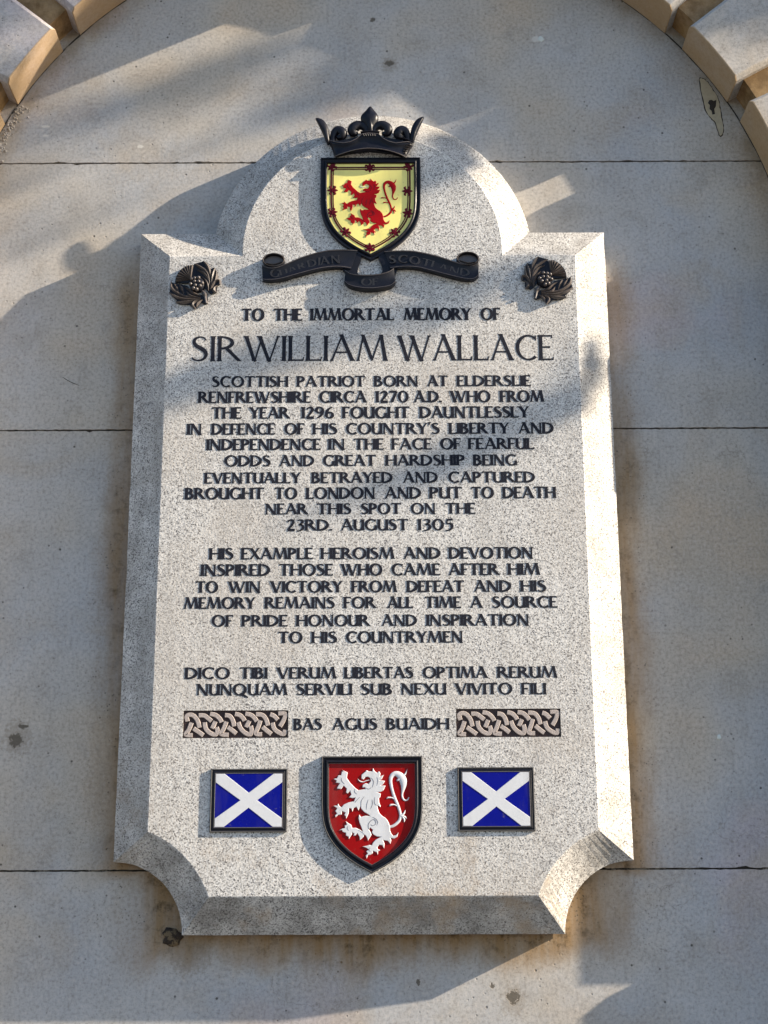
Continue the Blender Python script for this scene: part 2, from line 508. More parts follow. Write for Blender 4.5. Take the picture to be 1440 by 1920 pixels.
def ragged(x0, x1, z, up, seed, amp=0.0006):
    """a block's arris from x0 to x1 with small chips eaten into it"""
    rnd = random.Random(seed)
    pts, x = [], x0
    chip = 0
    while x < x1 - 0.004:
        a = abs(rnd.gauss(0, amp))
        if chip > 0:
            chip -= 1; a += rnd.uniform(0.0008, 0.0028)
        elif rnd.random() < 0.028:
            chip = rnd.randint(1, 4)
        pts.append((x, z - a if up else z + a))
        x += rnd.uniform(0.004, 0.012)
    pts.append((x1, z))
    return pts

ZC = [-1.6, -1.05, -0.48, 0.0955, 0.898, 1.4535, 2.05]
for i in range(len(ZC) - 1):
    g = 0.0011
    lo = ragged(-0.9, 0.9, ZC[i] + g, False, 10 + i)
    hi = ragged(-0.9, 0.9, ZC[i + 1] - g, True, 50 + i)
    mb = MB()
    pts = lo + hi[::-1]
    prism(mb, pts, -0.14, 0.0)
    b = mb.obj("stone_block", M_wall, wall)
mb = MB(); box(mb, -0.9, 0.9, -1.6, 2.05, -0.15, -0.0045)
mb.obj("mortar_bed", M_mortar, wall)
# plain facade around the arch, outside the picture
def arcpts(r, a0, a1, n, cx=0.0, cz=1.185):
    return [(cx + r * math.cos(R(a0 + (a1 - a0) * i / n)), cz + r * math.sin(R(a0 + (a1 - a0) * i / n))) for i in range(n + 1)]
mb = MB()
op = [(1.30, -1.6)] + arcpts(1.30, 0, 180, 48) + [(-1.30, -1.6)]
prism(mb, [(-4.5, -1.6)] + [(-4.5, 3.6), (4.5, 3.6), (4.5, -1.6)] + op, -0.15, 0.05)
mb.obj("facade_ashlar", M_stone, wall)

# small things that sit on the wall
def Zoom(ox, oy, sc_, x_, y_, d=0.0):
    """photograph detail coordinates -> wall coordinates at depth d (perspective of the camera undone once, here)"""
    px, py = ox + x_ / sc_, oy + y_ / sc_
    v = Fw + Rr * ((px - 720) / 2788.0) - Uu * ((py - 960) / 2788.0)
    t = (-d - EYE.y) / v.y
    p = EYE + v * t
    return (p.x, p.z)
def ZP(ox, oy, s_, pts, d=0.0):
    return [Zoom(ox, oy, s_, a, b, d) for a, b in pts]
pp = ZP(1140, 0, 4.8, [(820, 720), (850, 702), (900, 740), (950, 810), (995, 890), (1015, 990), (1030, 1080), (1042, 1150), (1032, 1215), (1000, 1222), (960, 1110), (925, 1065), (885, 1020), (850, 900)])
pp = catmull(pp, 4, True)
rj = random.Random(3)
pj = [(x + rj.uniform(-.0009, .0009), z + rj.uniform(-.0009, .0009)) for x, z in pp]
mb = MB(); prism(mb, [(x + rj.uniform(-.0009, .0009), z + rj.uniform(-.0012, .0012)) for x, z in inset(pp, -0.0002)], -0.001, 0.0005)
pt = mb.obj("repair_patch", M_grime, wall)
tag(pt, "leaf shaped mortar repair outlined in black beside the arch")
mb = MB(); loft(mb, [(inset(pj, 0.0010), 0.0), (inset(pj, 0.0018), 0.0012)])
mb.obj("filler", M_filler, pt)
mb = MB()
dome(mb, [(x, z) for x, z in ZP(1140, 0, 4.8, [(908, 905), (930, 900), (950, 912), (975, 900), (970, 960), (955, 985), (962, 1030), (938, 1035), (930, 1000), (912, 985), (915, 950), (898, 930)])], 0.001, 0.0012, 2)
mb.obj("filler_pit", M_grime, pt)

def lump(name, cx, cz, r, h, mat, seed, ell=1.0, label=None, n=18):
    rn = random.Random(seed)
    ph = [rn.uniform(0, 6.28) for _ in range(3)]
    pts = [(cx + r * ell * math.cos(a) * (1 + .16 * math.sin(3 * a + ph[0]) + .13 * math.sin(7 * a + ph[1])),
            cz + r * math.sin(a) * (1 + .14 * math.sin(2 * a + ph[2]) + .06 * math.sin(7 * a))) for a in [i * 2 * math.pi / n for i in range(n)]]
    m = MB(); dome(m, pts, -0.0005, h, 4)
    o = m.obj(name, mat, wall, smooth=True)
    if label: o["label"] = label
    return o
x, z = Zoom(0, 0, 1, 322, 1757); lump("rusted_fixing", x, z, 0.017, 0.008, M_rust, 4, 1.0, "dark crusted lump tucked under the tablet's lower corner")
x, z = Zoom(0, 0, 1, 1348, 1382); lump("lime_drip", x, z, 0.0055, 0.003, M_shell, 9, .75, "small pale white blob stuck on the shaded wall")
x, z = Zoom(0, 0, 1, 1014, 73); lump("lime_drip", x, z, 0.0060, 0.002, M_shell, 12)
mb = MB()
blade(mb, [(*Zoom(0, 0, 1, 117, 707), .0007), (*Zoom(0, 0, 1, 132, 716), .0012), (*Zoom(0, 0, 1, 149, 723), .0006)], 0.0, 0.0006)
mb.obj("scratch", M_grime, wall)

# crumbs of old mortar lying along the left foot of the arch
mb = MB(); rn = random.Random(5)
for i in range(170):
    a = R(rn.uniform(150.5, 162)); r = 0.808 - abs(rn.gauss(0, 0.010))
    x, z = r * math.cos(a), 1.185 + r * math.sin(a)
    s = rn.uniform(.0010, .0042)
    n = 5
    dome(mb, [(x + s * rn.uniform(.6, 1.1) * math.cos(q * 1.2566), z + s * rn.uniform(.6, 1.1) * math.sin(q * 1.2566)) for q in range(n)], -0.0002, s * .7, 1)
tag(mb.obj("mortar_crumbs", M_wall, wall), kind="stuff")

# ------------------------------------------------------------------ the rusticated arch
arch = empty("stone_arch")
tag(arch, "rusticated limestone arch of deep channelled blocks framing the wall", "arch")
RI, RO = 0.812, 1.305
def backing(name, pts):
    mb = MB(); prism(mb, pts, -0.02, 0.066)
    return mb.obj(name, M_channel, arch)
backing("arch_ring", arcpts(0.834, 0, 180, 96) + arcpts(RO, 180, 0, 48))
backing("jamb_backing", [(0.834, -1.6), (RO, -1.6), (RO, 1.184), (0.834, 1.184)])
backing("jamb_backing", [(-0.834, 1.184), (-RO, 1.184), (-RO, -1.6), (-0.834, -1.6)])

def voussoir(ac, ri, D, ha0=5.2, ha1=4.72):
    """one block: half angles ha0 below the chamfer and ha1 on the face"""
    def sec(ha, rin, n=12):
        return arcpts(rin, ac - ha, ac + ha, n) + arcpts(RO - 0.004, ac + ha * .985, ac - ha * .985, n)
    mb = MB()
    loft(mb, [(sec(ha0, ri), 0.0012), (sec(ha0, ri), D - 0.010), (sec(ha1, ri), D - 0.0015), (sec(ha1 - .09, ri + 0.0015), D)])
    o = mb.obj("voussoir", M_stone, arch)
    bevel(o, 0.0016, 2, 20)
    return o
PER = 13.85
for k in range(-6, 7):
    if k == 0: continue
    voussoir(90 + PER * k, RI, 0.086)
mb = MB()
key = [(-0.085, 1.925), (0.092, 1.95), (0.092, 1.95), (0.155, 2.48), (-0.155, 2.48)]
key = [(-0.092, 1.95), (0.092, 1.95), (0.155, 2.48), (-0.155, 2.48)]
loft(mb, [(key, 0.0), (key, 0.140), (inset(key, 0.010), 0.148)])
bevel(mb.obj("keystone", M_stone, arch), 0.002)
for sx in (1, -1):
    for z0, z1, D in [(-1.6, -1.176, .088), (-1.140, -.756, .088), (-.720, -.336, .088), (-.300, .082, .088), (.118, .500, .088), (.536, .925, .088), (.935, 1.206, .116)]:
        q = [(sx * RI, z0), (sx * RO, z0), (sx * RO, z1), (sx * RI, z1)]
        if sx < 0: q = q[::-1]
        mb = MB()
        loft(mb, [(q, 0.0012), (q, D - 0.010), (inset(q, 0.008), D)])
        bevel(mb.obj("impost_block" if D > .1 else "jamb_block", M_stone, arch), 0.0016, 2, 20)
# dirt packed in the angle between arch and wall
mb = MB(); rn = random.Random(8)
n = 420; vs = []; fs = []
for i in range(n + 1):
    a = R(0 + 180 * i / n)
    w = 0.0007 + 0.0011 * max(0, math.sin(i * .31) * math.sin(i * .073 + 1)) + rn.uniform(0, .0007)
    for r in (RI + .002, RI - w):
        vs.append(V(r * math.cos(a), 1.185 + r * math.sin(a), 0.0008))
for i in range(n):
    fs.append((2 * i, 2 * i + 1, 2 * i + 3, 2 * i + 2))
mb.add(vs, fs); mb.obj("joint_dirt", M_mortar, arch)

# ------------------------------------------------------------------ the granite tablet
plaque = empty("memorial_tablet")
tag(plaque, "grey speckled granite memorial tablet with raised black lettering, two painted shields and a crown", "memorial plaque")
T0, T1 = 0.042, 0.080
PS = 1.0099          # the tablet's drawing is enlarged by this much
plaque.scale = (PS, 1, PS)
def outline(X, zb, zs, cr, lc, lr, N1=14, N2=44):
    """X half width, zb bottom, zs shoulder height, cr radius of the scooped corners, (lc, lr) lunette circle"""
    cx, cz = 0.4405, -0.012
    a_end = 180 - math.degrees(math.asin((zb - cz) / cr))
    a_beg = math.degrees(math.acos((X - cx) / cr))
    right = [(cx + cr * math.cos(R(a_end + (a_beg - a_end) * i / N1)), cz + cr * math.sin(R(a_end + (a_beg - a_end) * i / N1))) for i in range(N1 + 1)]
    a0 = math.degrees(math.asin((zs - lc) / lr))
    lun = [(lr * math.cos(R(a0 + (180 - 2 * a0) * i / N2)), lc + lr * math.sin(R(a0 + (180 - 2 * a0) * i / N2))) for i in range(N2 + 1)]
    mid = []
    z0 = right[-1][1]
    for i in range(1, 70):
        mid.append((X, z0 + (zs - z0) * i / 70))
    right_side = right + mid + [(X, zs)]
    left_side = [(-x, z) for x, z in right_side[::-1]]
    xe = right[0][0]
    foot = [(-xe + 2 * xe * i / 40, zb) for i in range(1, 40)]
    return right_side + lun + left_side + foot
OS = lambda L: [(x / 1.0049, z / 1.0049) for x, z in L]
O = outline(0.4405, -0.012, 1.273, 0.1200, 1.2205, 0.3035)
I = outline(0.3765, 0.0497, 1.2025, 0.179, 1.2125, 0.2415)
knots = [(-0.3235, -0.1445, 0.3102, 0.3572), (0.1415, 0.3195, 0.3102, 0.3585)]
mb = MB()
nO = len(O)
O = OS(O)
rn = random.Random(77)
def wear(L, s, q):
    out = []
    nick = 0
    for x, z in L:
        if nick > 0: nick -= 1
        elif rn.random() < .02: nick = rn.randint(1, 2)
        k = s + (q if nick else 0)
        cx_ = -1 if x > 0 else 1
        out.append((x + rn.uniform(-s, s) + cx_ * (q if nick else 0) * .6, z + rn.uniform(-s, s)))
    return out
O = wear(O, .00025, .0012); I = wear(I, .0002, .0008)
loft(mb, [(O, 0.003), (O, T0), (I, T1)], cap=False)
holes = [[(a, c), (b, c), (b, d), (a, d)] for a, b, c, d in knots]
allp = I + holes[0] + holes[1]
base = len(mb.v)
mb.add([V(x, z, T1) for x, z in allp], [tuple(t) for t in tess([I] + holes)])
for h in range(2):
    o = base + len(I) + 4 * h
    k = len(mb.v)
    mb.v += [V(x, z, T1 - 0.0035) for x, z in holes[h]]
    for i in range(4):
        mb.f.append((o + i, o + (i + 1) % 4, k + (i + 1) % 4, k + i)); mb.m.append(0)
slab = mb.obj("granite_slab", M_granite, plaque, weld=1e-6)
bevel(slab, 0.0013, 2, 22)

# ------------------------------------------------------------------ lettering
GL = {}
def glyph_def():
    g = {}
    def stem(x, z0=0.0, z1=1.0, w=1.0): return ('L', x, z0, x, z1, w, w, 1)
    TK = 1.0; TN = .44
    g['I'] = (.10, [stem(.05)])
    g['L'] = (.46, [stem(.05), ('L', .02, .035, .46, .035, TN, TN, 0), ('L', .45, .0, .47, .16, TN * .7, TN * .7, 0)])
    g['E'] = (.46, [stem(.05), ('L', .02, .035, .46, .035, TN, TN, 0), ('L', .02, .965, .44, .965, TN, TN, 0), ('L', .05, .52, .38, .52, TN, TN, 0), ('L', .455, .0, .475, .13, TN * .7, TN * .6, 0), ('L', .44, .87, .435, 1.0, TN * .7, TN * .7, 0)])
    g['F'] = (.43, [stem(.05), ('L', .02, .965, .43, .965, TN, TN, 0), ('L', .05, .50, .36, .50, TN, TN, 0), ('L', .43, .86, .425, 1.0, TN * .7, TN * .7, 0)])
    g['H'] = (.68, [stem(.05), stem(.63), ('L', .05, .52, .63, .52, TN, TN, 0)])
    g['T'] = (.66, [stem(.33), ('L', .0, .965, .66, .965, TN, TN, 0), ('L', .01, 1.0, -.005, .86, TN * .7, TN * .7, 0), ('L', .65, 1.0, .665, .86, TN * .7, TN * .7, 0)])
    g['U'] = (.62, [stem(.05, .25), stem(.57), ('A', .31, .30, .26, .27, 180, 360)])
    g['D'] = (.70, [stem(.05), ('A', .08, .5, .57, .465, 90, -90), ('L', .0, .965, .12, .965, TN, TN, 0), ('L', .0, .035, .12, .035, TN, TN, 0)])
    g['O'] = (.84, [('A', .42, .5, .365, .475, 0, 360)])
    g['Q'] = (.90, [('A', .42, .5, .365, .475, 0, 360), ('L', .48, .12, .98, -.22, 1.0, .5, 0)])
    g['C'] = (.70, [('A', .43, .5, .37, .475, 48, 312), ('L', .69, .98, .685, .78, TN * .7, TN * .7, 0)])
    g['G'] = (.76, [('A', .43, .5, .37, .475, 48, 318), ('L', .70, .03, .70, .45, .9, .9, 0), ('L', .69, .98, .685, .80, TN * .7, TN * .7, 0)])
    g['P'] = (.50, [stem(.05), ('A', .08, .72, .35, .245, 90, -90), ('L', .0, .965, .12, .965, TN, TN, 0)])
    g['R'] = (.64, [stem(.05), ('A', .08, .735, .34, .23, 90, -90), ('L', .0, .965, .12, .965, TN, TN, 0), ('L', .26, .50, .64, .0, .95, .85, 0)])
    g['B'] = (.54, [stem(.05), ('A', .08, .755, .30, .21, 90, -90), ('A', .08, .285, .38, .255, 90, -90), ('L', .0, .965, .12, .965, TN, TN, 0), ('L', .0, .035, .12, .035, TN, TN, 0)])
    g['S'] = (.48, [('P', [(.42, .84, .4), (.36, .93, .42), (.24, .965, .42), (.11, .90, .7), (.07, .77, .9), (.13, .63, 1.0), (.27, .52, 1.1), (.40, .39, 1.05), (.43, .24, .9), (.36, .09, .65), (.22, .035, .42), (.08, .07, .42), (.03, .16, .4)])])
    g['A'] = (.74, [('L', .04, .0, .37, 1.04, .50, .45, 2), ('L', .33, 1.05, .69, .0, .9, 1.0, 3), ('L', .15, .34, .56, .34, TN, TN, 0)])
    g['V'] = (.70, [('L', .03, 1.0, .36, .0, 1.0, .9, 2), ('L', .38, -.03, .67, 1.0, .45, .5, 3)])
    g['W'] = (1.08, [('L', .03, 1.0, .30, .0, 1.0, .9, 2), ('L', .31, -.03, .53, .96, .45, .45, 0), ('L', .45, 1.0, .76, .0, 1.0, .9, 2), ('L', .77, -.03, 1.04, 1.0, .45, .5, 3)])
    g['M'] = (.94, [('L', .03, .0, .19, 1.03, .5, .45, 2), ('L', .17, 1.04, .46, .05, .95, .85, 0), ('L', .46, .0, .74, 1.03, .45, .45, 0), ('L', .75, 1.04, .89, .0, .95, 1.0, 3)])
    g['N'] = (.72, [('L', .07, .0, .07, 1.0, .55, .55, 1), ('L', .05, 1.02, .64, -.04, .95, .9, 0), ('L', .65, .0, .65, 1.0, .55, .55, 4)])
    g['X'] = (.64, [('L', .04, 1.0, .60, .0, 1.0, 1.0, 1), ('L', .05, .0, .58, 1.0, .5, .5, 1)])
    g['Y'] = (.62, [('L', .03, 1.0, .31, .45, 1.0, .9, 2), ('L', .31, .45, .59, 1.0, .5, .5, 3), ('L', .31, .0, .31, .48, 1.0, 1.0, 2)])
    g['1'] = (.20, [('L', .12, .0, .12, 1.0, 1.0, 1.0, 1), ('L', .10, .98, .0, .86, .5, .35, 0)])
    g['2'] = (.50, [('P', [(.05, .78, .5), (.12, .91, .5), (.25, .965, .6), (.38, .86, .9), (.38, .70, .95), (.27, .45, .8), (.12, .2, .6), (.04, .05, .5)]), ('L', .02, .05, .50, .05, .85, .85, 0)])
    g['3'] = (.46, [('P', [(.05, .90, .4), (.20, .965, .45), (.34, .90, .8), (.36, .75, .9), (.28, .60, .6), (.15, .54, .4), (.30, .50, .6), (.40, .36, .95), (.38, .16, .95), (.24, .0, .5), (.03, -.06, .4)])])
    g['5'] = (.46, [('P', [(.12, .92, .6), (.10, .58, .5), (.25, .60, .6), (.38, .48, .95), (.39, .24, 1.0), (.28, .03, .6), (.03, -.06, .4)]), ('L', .10, .94, .44, .97, .7, .7, 0)])
    g['6'] = (.52, [('A', .27, .28, .205, .25, 0, 360), ('P', [(.46, .99, .35), (.28, .88, .55), (.12, .65, .9), (.065, .36, 1.0)])])
    g['9'] = (.52, [('A', .25, .72, .205, .25, 0, 360), ('P', [(.06, .01, .35), (.24, .12, .55), (.40, .35, .9), (.455, .64, 1.0)])])
    g['7'] = (.48, [('L', .0, .95, .48, .95, .7, .7, 0), ('L', .46, .95, .14, .0, .8, 1.0, 0)])
    g['0'] = (.62, [('A', .31, .5, .26, .475, 0, 360)])
    g['.'] = (.12, [('L', .06, .0, .06, .13, 1.0, 1.0, 0)])
    g["'"] = (.12, [('L', .08, 1.08, .03, .80, .9, .4, 0)])
    return g
GD = glyph_def()

def glyph_mesh(ch, T, hgt, aspect, mat, tag_=""):
    """unit cap-height glyph; T full stroke thickness; hgt relief and aspect in final units per cap height"""
    key = (ch, T, hgt, round(aspect, 2), mat.name)
    if key in GL: return GL[key]
    mb = MB()
    k = 0
    def quadpoly(pts):
        nonlocal k
        prism(mb, pts, 0.0, hgt * (1 - 0.03 * k)); k += 1
    T = T / 1.0
    TX = T / aspect
    serif = []
    for st in GD[ch][1]:
        if st[0] == 'L':
            _, x0, z0, x1, z1, w0, w1, fl = st
            dx, dz = (x1 - x0), (z1 - z0)
            L = math.hypot(dx, dz); ux, uz = dx / L, dz / L
            wa, wb = T * w0 / 2, T * w1 / 2
            fa = 1.18 if fl else 1.0
            nx, nz = -uz, ux
            prof = [(0, wa * fa), (.14, wa), (.5, (wa + wb) / 2 * .96), (.86, wb), (1, wb * fa)]
            steep = abs(uz) > .75
            lft = []; rgt = []
            for t, w in prof:
                px, pz = x0 + dx * t, z0 + dz * t
                if steep and t in (0, 1):      # cut level
                    ww = w / max(.4, abs(uz))
                    s = 1 if uz > 0 else -1
                    lft.append((px - s * ww / aspect, pz)); rgt.append((px + s * ww / aspect, pz))
                else:
                    lft.append((px + nx * w / aspect, pz + nz * w)); rgt.append((px - nx * w / aspect, pz - nz * w))
            quadpoly(rgt + lft[::-1])
            if fl in (1, 2, 3, 4) and steep:
                sw = T * .5
                ends = []
                low = (x0, z0) if z0 < z1 else (x1, z1); high = (x1, z1) if z0 < z1 else (x0, z0)
                wl, wh = (wa, wb) if z0 < z1 else (wb, wa)
                if low[1] < .02: ends.append((low, wl, 1))
                if high[1] > .97 and high[1] < 1.01: ends.append((high, wh, -1))
                for (ex, ez), w, s in ends:
                    hw = (w + sw * .45) / aspect
                    serif.append([(ex - hw, ez), (ex + hw, ez), (ex + hw * .8, ez + s * .055), (ex - hw * .8, ez + s * .055)])
        elif st[0] == 'A':
            _, cx, cz, rx, rz, a0, a1 = st
            full = abs(a1 - a0) >= 360
            n = 28 if full else 16
            out, inn = [], []
            cnt = n if full else n + 1
            for i in range(cnt):
                a = R(a0 + (a1 - a0) * i / n)
                c, s = math.cos(a), math.sin(a)
                # stress axis leans a little to the left, as a broad pen would give
                w = T * (.44 + .56 * abs(math.cos(a + .22)) ** 1.4) / 2
                nl = math.hypot(c / rx, s / rz); nx, nz = c / rx / nl, s / rz / nl
                out.append((cx + c * rx + nx * w / aspect, cz + s * rz + nz * w)); inn.append((cx + c * rx - nx * w / aspect, cz + s * rz - nz * w))
            h = hgt * (1 - 0.03 * k); k += 1
            m = len(out)
            vs = [V(x, z, 0) for x, z in out] + [V(x, z, h) for x, z in out] + [V(x, z, h) for x, z in inn] + [V(x, z, 0) for x, z in inn]
            fs = []
            for i in range(m if full else m - 1):
                j = (i + 1) % m
                for q in range(3):
                    fs.append((q * m + i, q * m + j, (q + 1) * m + j, (q + 1) * m + i))
            if not full:
                for i in (0, m - 1):
                    fs.append((i, m + i, 2 * m + i, 3 * m + i))
            mb.add(vs, fs)
        else:
            P = catmull(st[1], 4)
            lft, rgt = [], []
            for i, (x, z, w) in enumerate(P):
                xa, za = P[max(0, i - 1)][:2]; xb, zb = P[min(len(P) - 1, i + 1)][:2]
                dx, dz = xb - xa, zb - za; L = math.hypot(dx, dz) or 1
                nx, nz = -dz / L, dx / L
                lft.append((x + nx * T * w / 2 / aspect, z + nz * T * w / 2)); rgt.append((x - nx * T * w / 2 / aspect, z - nz * T * w / 2))
            h = hgt * (1 - 0.03 * k); k += 1
            m = len(P)
            vs = [V(x, z, 0) for x, z in lft] + [V(x, z, h) for x, z in lft] + [V(x, z, h) for x, z in rgt] + [V(x, z, 0) for x, z in rgt]
            fs = []
            for i in range(m - 1):
                for q in range(3):
                    fs.append((q * m + i, q * m + i + 1, (q + 1) * m + i + 1, (q + 1) * m + i))
            for i in (0, m - 1): fs.append((i, m + i, 2 * m + i, 3 * m + i))
            mb.add(vs, fs)
    for s in serif: quadpoly(s)
    me = mb.mesh("letter_" + {'.': 'stop', "'": 'apostrophe'}.get(ch, ch.lower()), mat)
    GL[key] = me
    return me

LINES = [
(1073.4,24.0,"TO -239.1 -200.2|THE -180.4 -129.8|IMMORTAL -112.8 39.0|MEMORY 58.4 179.9|OF 199.8 233.8"),
(993.9,50.8,"SIR -330.5 -242.5|WILLIAM -232.9 26.5|WALLACE 47.7 328.9"),
(944.3,20.8,"SCOTTISH -290.8 -154.4|PATRIOT -136.2 -14.3|BORN 3.9 81.9|AT 100.5 135.5|ELDERSLIE 154.1 286.2"),
(913.6,22.2,"RENFREWSHIRE -314.0 -112.5|CIRCA -95.4 -12.3|1270 5.3 63.7|A.D. 76.1 123.9|WHO 141.6 212.1|FROM 231.6 308.4"),
(883.6,22.1,"THE -289.1 -237.5|YEAR -220.5 -151.1|1296 -128.3 -70.9|FOUGHT -53.3 65.9|DAUNTLESSLY 85.9 281.0"),
(853.2,21.4,"IN -332.3 -308.2|DEFENCE -288.3 -176.1|OF -157.6 -123.4|HIS -106.4 -64.5|COUNTRY'S -47.0 119.3|LIBERTY 138.2 244.2|AND 262.7 324.1"),
(824.0,21.3,"INDEPENDENCE -296.5 -94.0|IN -78.4 -50.5|THE -33.1 19.2|FACE 35.2 105.1|OF 122.0 157.1|FEARFUL 172.2 288.8"),
(793.6,20.7,"ODDS -263.8 -183.6|AND -165.8 -105.6|GREAT -87.7 4.8|HARDSHIP 24.1 163.7|BEING 180.6 256.9"),
(761.8,20.5,"EVENTUALLY -298.6 -129.0|BETRAYED -107.9 34.1|AND 54.8 114.7|CAPTURED 135.4 287.8"),
(732.6,21.4,"BROUGHT -332.2 -193.9|TO -173.3 -135.3|LONDON -117.0 3.3|AND 22.4 84.6|PUT 101.9 157.9|TO 176.1 213.7|DEATH 231.9 323.8"),
(704.2,20.3,"NEAR -189.4 -116.1|THIS -97.9 -39.2|SPOT -20.1 49.4|ON 68.5 110.2|THE 129.8 180.9"),
(674.4,20.7,"23RD. -151.2 -72.1|AUGUST -55.3 61.9|1305 79.1 141.8"),
(622.6,20.9,"HIS -286.1 -245.7|EXAMPLE -230.0 -105.9|HEROISM -90.2 36.7|AND 55.2 117.6|DEVOTION 134.7 280.3"),
(592.9,21.3,"INSPIRED -299.7 -181.1|THOSE -163.1 -70.6|WHO -54.5 15.6|CAME 33.6 117.2|AFTER 133.8 219.7|HIM 237.7 291.0"),
(562.9,20.7,"TO -308.1 -271.2|WIN -250.9 -196.8|VICTORY -177.5 -54.2|FROM -36.2 40.6|DEFEAT 60.4 158.6|AND 177.5 239.9|HIS 258.8 301.3"),
(534.4,20.6,"MEMORY -327.6 -205.6|REMAINS -186.8 -67.5|FOR -49.6 4.3|ALL 26.4 69.2|TIME 91.2 152.6|A 170.4 189.6|SOURCE 208.4 320.2"),
(502.9,20.4,"OF -278.6 -243.3|PRIDE -226.4 -148.6|HONOUR -131.7 -6.4|AND 16.1 75.4|INSPIRATION 93.7 269.8"),
(473.4,20.3,"TO -162.6 -122.9|HIS -105.1 -63.0|COUNTRYMEN -45.7 154.7"),
(411.7,20.0,"DICO -321.8 -246.6|TIBI -228.0 -182.5|VERUM -164.0 -64.5|LIBERTAS -48.2 68.1|OPTIMA 86.7 195.7|RERUM 214.7 315.1"),
(383.3,19.9,"NUNQUAM -301.2 -147.8|SERVILI -130.2 -37.0|SUB -19.9 32.3|NEXU 49.0 124.4|VIVITO 142.0 237.5|FILI 255.1 295.4"),
(323.7,19.7,"BAS -134.0 -88.1|AGUS -68.3 6.2|BUAIDH 23.7 128.5"),
]
def set_word(word, x0, x1, zb, cap, parent, T, hgt, gap, mat, d):
    adv = [GD[c][0] for c in word]
    n = len(word)
    tight = gap
    nat = sum(adv) + tight * (n - 1)
    W = (x1 - x0) / cap
    k = W / nat
    x = x0
    for c, a in zip(word, adv):
        asp = max(.5, min(1.5, round(k, 1)))
        o = link("letter", glyph_mesh(c, T, hgt, asp, mat), parent)
        o.location = V(x, zb, d)
        o.scale = (cap * k, cap, cap)
        x += (a + tight) * cap * k

for li, (zb, cap, ws) in enumerate(LINES):
    ln = empty("inscription_line", plaque)
    big = cap > 40
    for w in ws.split('|'):
        t, a, b = w.split(' ')
        set_word(t, float(a) / 1000, float(b) / 1000, zb / 1000, cap / 1000 * .97, ln, 0.145 if big else 0.268, 0.012 if big else 0.034,
                 0.10 if big else 0.115, M_letter, T1 - 0.0002)

# ------------------------------------------------------------------ shields
def shield_pts(cx, zt, w, h, n=4):
    half = [(0.0, 0.0), (.15, 0.0), (.30, 0.0), (.44, .002), (.55, .014), (.65, .048), (.75, .115), (.84, .212), (.92, .335), (1.0, .5)]
    cur = catmull(half[3:], n)
    hp = half[:3] + cur
    left = [(cx - w / 2 + b * w, zt - a * h) for a, b in hp]
    right = [(cx + w / 2 - b * w, zt - a * h) for a, b in hp]
    return left + right[::-1][1:]
RIM = [(0, 0), (0, .0066), (.0008, .0082), (.0024, .0082), (.0032, .0058), (.0060, .0052), (.0074, .0080), (.0088, .0093), (.0104, .0093), (.0114, .0078), (.0118, .0046)]
def rim(mb, pts, k=1.0, prof=RIM):
    loft(mb, [(inset(pts, a * k) if a else pts, T1 - 0.0003 + d) for a, d in prof], cap=False)

def thin_ring(mb, pts, a, w, d0, h):
    loft(mb, [(inset(pts, a), d0), (inset(pts, a + .0002), d0 + h), (inset(pts, a + w - .0002), d0 + h), (inset(pts, a + w), d0)], cap=False)

